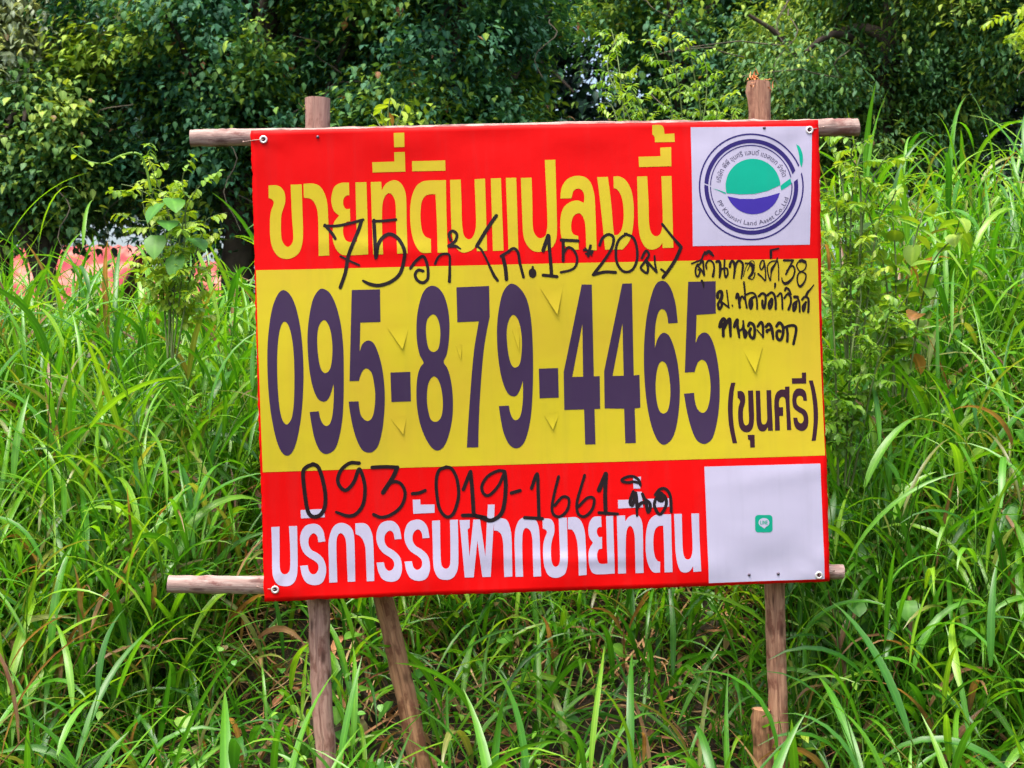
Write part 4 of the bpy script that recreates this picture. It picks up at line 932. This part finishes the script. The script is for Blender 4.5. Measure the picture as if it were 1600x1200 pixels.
# ------------------------------------------------------------------ trees
IVY = [.3, .95, .8, .38, .03]
def tree(name, label, px, py, d, rad, ncl, per, mat, size=.085, aspect=.8, seed=1, prof=IVY, sig=.2, hang=25, hollow=.62, trunk=True, tint_hi=0., group="trees along the back", twig=10, lump=.25, wsag=0.):
    g = np.random.default_rng(seed)
    cen = np.array(P(px, py, d)); rad = np.array(rad)
    gzb = float(gz(cen[0], cen[1]))
    root = empty(name, (cen[0], cen[1], gzb), label, "tree", group)
    ph = g.uniform(0, 6.3, 6)
    nl_ = max(8, ncl // 14)                                  # lumps of foliage with hollows between them
    ul = g.normal(size=(nl_, 3)); ul /= np.linalg.norm(ul, axis=1)[:, None]
    lc = cen + ul * (g.uniform(.62, 1.0, nl_) * (1 + lump * g.normal(0, .35, nl_)))[:, None] * rad
    lr = rad.mean() * g.uniform(.16, .36, nl_); lt = g.normal(0, .12, nl_)
    li = g.integers(0, nl_, ncl)
    v = g.normal(size=(ncl, 3)); v /= np.linalg.norm(v, axis=1)[:, None]
    v[:, 2] = np.where(g.random(ncl) < .6, np.abs(v[:, 2]), v[:, 2])
    cc = lc[li] + v * (lr[li] * g.uniform(.75, 1.1, ncl))[:, None]
    inner = g.random(ncl) > hollow
    cc[inner] = cen + ul[li[inner]] * g.uniform(.3, .75, inner.sum())[:, None] * rad
    u = ul[li] * .5 + v * .7
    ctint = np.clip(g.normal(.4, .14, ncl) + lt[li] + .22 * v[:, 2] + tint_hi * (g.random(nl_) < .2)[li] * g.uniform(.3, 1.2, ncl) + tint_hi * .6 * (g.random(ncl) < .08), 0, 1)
    n = ncl * per; idx = np.repeat(np.arange(ncl), per)
    cs = g.uniform(.6, 1.4, ncl)[idx]
    off = g.normal(size=(n, 3)) * np.array([sig, sig * .8, sig * 1.05]) * cs[:, None]
    p = cc[idx] + off
    out = u[idx] + g.normal(0, .45, (n, 3)); az = np.arctan2(out[:, 1], out[:, 0])
    keep = p[:, 2] > gzb + .1
    el = R(1) * g.normal(-hang, 28, n); bd = R(1) * g.normal(25, 25, n)
    L = size * g.uniform(.55, 1.5, n); ti = np.clip(ctint[idx] + g.normal(0, .13, n) + .5 * (g.random(n) < .02), 0, 1)
    fa = Acc()
    blades(fa, p[keep], az[keep], el[keep], bd[keep], L[keep], L[keep] * aspect * .85 * g.uniform(.7, 1.1, keep.sum()), prof, fold=.22, roll=g.normal(0, .45, keep.sum()), tint=ti[keep], dry=((g.random(n) < .006) * .9)[keep])
    link("crown", fa.mesh("crown"), mat, root)
    ta = Acc()
    if trunk:
        tz = np.linspace(gzb - .1, cen[2] + rad[2] * .5, 10); q = np.stack([cen[0] + .12 * np.sin(tz * 1.3 + ph[4]), cen[1] + .1 * np.cos(tz + ph[5]), tz], -1)
        tube(ta, q, np.linspace(.13, .04, 10) * min(1, rad.mean() / 1.0), 10, lump=.08, seed=seed)
        for k in range(9):
            i = g.integers(3, 9); a = g.uniform(0, 6.3); e = cen + np.array([math.cos(a) * rad[0], math.sin(a) * rad[1], g.uniform(-.3, .7) * rad[2]]) * .85
            s = np.linspace(0, 1, 7)[:, None]; b = q[i] * (1 - s) + e * s; b[:, 2] += .25 * np.sin(s[:, 0] * 3.1)
            tube(ta, b, np.linspace(.05, .012, 7), 6)
    if ta.n: link("trunk", ta.mesh("trunk"), MAT['bark'], root)
    if twig:
        for k in range(twig):
            wa = Acc()
            uu = g.normal(size=3); uu[1] = -abs(uu[1]); uu /= np.linalg.norm(uu)
            s0 = cen + uu * rad * .95; a = g.uniform(0, 6.3); ln = g.uniform(.3, .8)
            s = np.linspace(0, 1, 10)[:, None]
            b = s0 + s * ln * np.array([[math.cos(a), -.35, math.sin(a) * .7]]) + np.concatenate([.05 * np.sin(s * 9 + a), .03 * np.cos(s * 7), -.15 * s ** 2], 1)
            tube(wa, b, np.linspace(.005, .002, 10), 4)
            link("vine_stem", wa.mesh("vine_stem"), MAT['twig'], root)
    return root

VG = "vine covered trees behind the banner"
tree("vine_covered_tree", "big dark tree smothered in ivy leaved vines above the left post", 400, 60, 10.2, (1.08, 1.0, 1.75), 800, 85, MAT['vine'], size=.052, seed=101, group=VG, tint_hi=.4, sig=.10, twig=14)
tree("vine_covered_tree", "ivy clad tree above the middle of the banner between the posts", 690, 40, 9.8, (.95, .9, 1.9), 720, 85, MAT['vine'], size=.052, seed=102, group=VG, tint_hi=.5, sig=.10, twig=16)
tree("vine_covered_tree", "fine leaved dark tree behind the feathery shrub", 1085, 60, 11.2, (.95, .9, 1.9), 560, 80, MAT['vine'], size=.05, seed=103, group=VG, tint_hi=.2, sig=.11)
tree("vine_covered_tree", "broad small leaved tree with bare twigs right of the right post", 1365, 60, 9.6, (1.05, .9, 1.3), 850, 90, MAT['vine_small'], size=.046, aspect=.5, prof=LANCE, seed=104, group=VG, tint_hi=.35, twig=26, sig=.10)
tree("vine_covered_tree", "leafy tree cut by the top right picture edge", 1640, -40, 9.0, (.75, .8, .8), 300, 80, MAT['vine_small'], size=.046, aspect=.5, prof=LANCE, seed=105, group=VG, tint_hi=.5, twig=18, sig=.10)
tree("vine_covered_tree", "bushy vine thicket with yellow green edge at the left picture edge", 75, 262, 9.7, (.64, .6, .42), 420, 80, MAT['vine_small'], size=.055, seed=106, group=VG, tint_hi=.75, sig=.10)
tree("pale_tree", "tree at the top left corner with hazy backlight painted into its pale leaves", 10, 60, 10.1, (.66, .5, .8), 480, 70, MAT['hazy'], size=.075, aspect=.45, prof=LANCE, seed=107, group="trees along the back", sig=.2, tint_hi=.3)
BG = "dark trees in shade at the back"
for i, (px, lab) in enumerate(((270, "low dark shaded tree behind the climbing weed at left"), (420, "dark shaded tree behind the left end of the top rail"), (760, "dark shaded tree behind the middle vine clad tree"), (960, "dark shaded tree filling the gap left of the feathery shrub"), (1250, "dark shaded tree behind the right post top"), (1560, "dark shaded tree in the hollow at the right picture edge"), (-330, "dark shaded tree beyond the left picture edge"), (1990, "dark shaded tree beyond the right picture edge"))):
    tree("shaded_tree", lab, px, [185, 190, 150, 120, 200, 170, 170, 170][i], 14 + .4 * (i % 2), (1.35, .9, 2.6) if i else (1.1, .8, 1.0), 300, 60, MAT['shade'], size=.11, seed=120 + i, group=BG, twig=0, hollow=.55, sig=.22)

# ------------------------------------------------------------------ house behind, at the left edge
def roof_mat():
    k = NT("faded_red_roof"); b = k.n("BsdfPrincipled"); geo = k.n("NewGeometry")
    n = k.noise(geo.outputs["Position"], 1.3, 5); c = k.ramp(n, [(.38, (.26, .012, .02)), (.5, (.36, .055, .03)), (.62, (.46, .20, .14))])
    k.l(c, b.inputs["Base Color"]); b.inputs["Roughness"].default_value = .5
    k.l(b.outputs[0], k.out.inputs[0]); return k.m
MAT['roof'] = roof_mat(); MAT['wall'] = plain("grey_render", (.22, .22, .23), .9, .2, var=.25, vs=1.2); MAT['pane'] = plain("dark_glass", (.02, .025, .03), .1)
def house(name, label, px0, px1, py_ridge, py_eave, d, depth):
    a, b = P(px0, py_eave, d), P(px1, py_eave, d); rz = P(0, py_ridge, d + depth / 2).z; ez = a.z; x0, x1, y0 = a.x, b.x, a.y
    g0 = 1.15; root = empty(name, ((x0 + x1) / 2, y0 + depth / 2, g0), label, "house")
    bm = bmesh.new()
    def box(lo, hi):
        m = bmesh.ops.create_cube(bm, size=1); bmesh.ops.scale(bm, vec=[h - l for l, h in zip(lo, hi)], verts=m['verts']); bmesh.ops.translate(bm, vec=[(h + l) / 2 for l, h in zip(lo, hi)], verts=m['verts'])
    box((x0 + .4, y0 + .4, g0 - .3), (x1 - .4, y0 + depth - .4, ez - .02))
    me = bpy.data.meshes.new("wall"); bm.to_mesh(me); bm.free(); link("wall", me, MAT['wall'], root)
    # corrugated gable roof
    ac = Acc(); n = int((x1 - x0) / .05); xs = np.linspace(x0, x1, n); zz = .025 * np.sin(np.arange(n) * 1.57)
    rows = [(y0 - .2, ez - .08), (y0 + depth / 2, rz), (y0 + depth + .2, ez - .08)]
    V = np.concatenate([np.stack([xs, np.full(n, yy), z0 + zz], -1) for yy, z0 in rows] + [np.stack([xs, np.full(n, yy), z0 + zz - .07], -1) for yy, z0 in rows]); F = []
    for r in (0, 1, 3, 4):
        i = np.arange(n - 1) + r * n; F.append(np.stack([i, i + 1, i + n + 1, i + n], -1))
    ac.add(V, np.concatenate(F)); link("roof", ac.mesh("roof", False), MAT['roof'], root)
    bm = bmesh.new(); wx = (x0 + x1) / 2
    box((wx - .5, y0 + .36, g0 + .9), (wx + .5, y0 + .43, g0 + 1.8)); me = bpy.data.meshes.new("window"); bm.to_mesh(me); bm.free(); link("window", me, MAT['pane'], root)
    return root
house("house", "low house with faded red roof glimpsed at the left picture edge", -260, 168, 384, 480, 25, 5)
house("shed", "small red roofed shed glimpsed behind the climbing weed", 225, 350, 408, 462, 27, 3)["category"] = "shed"
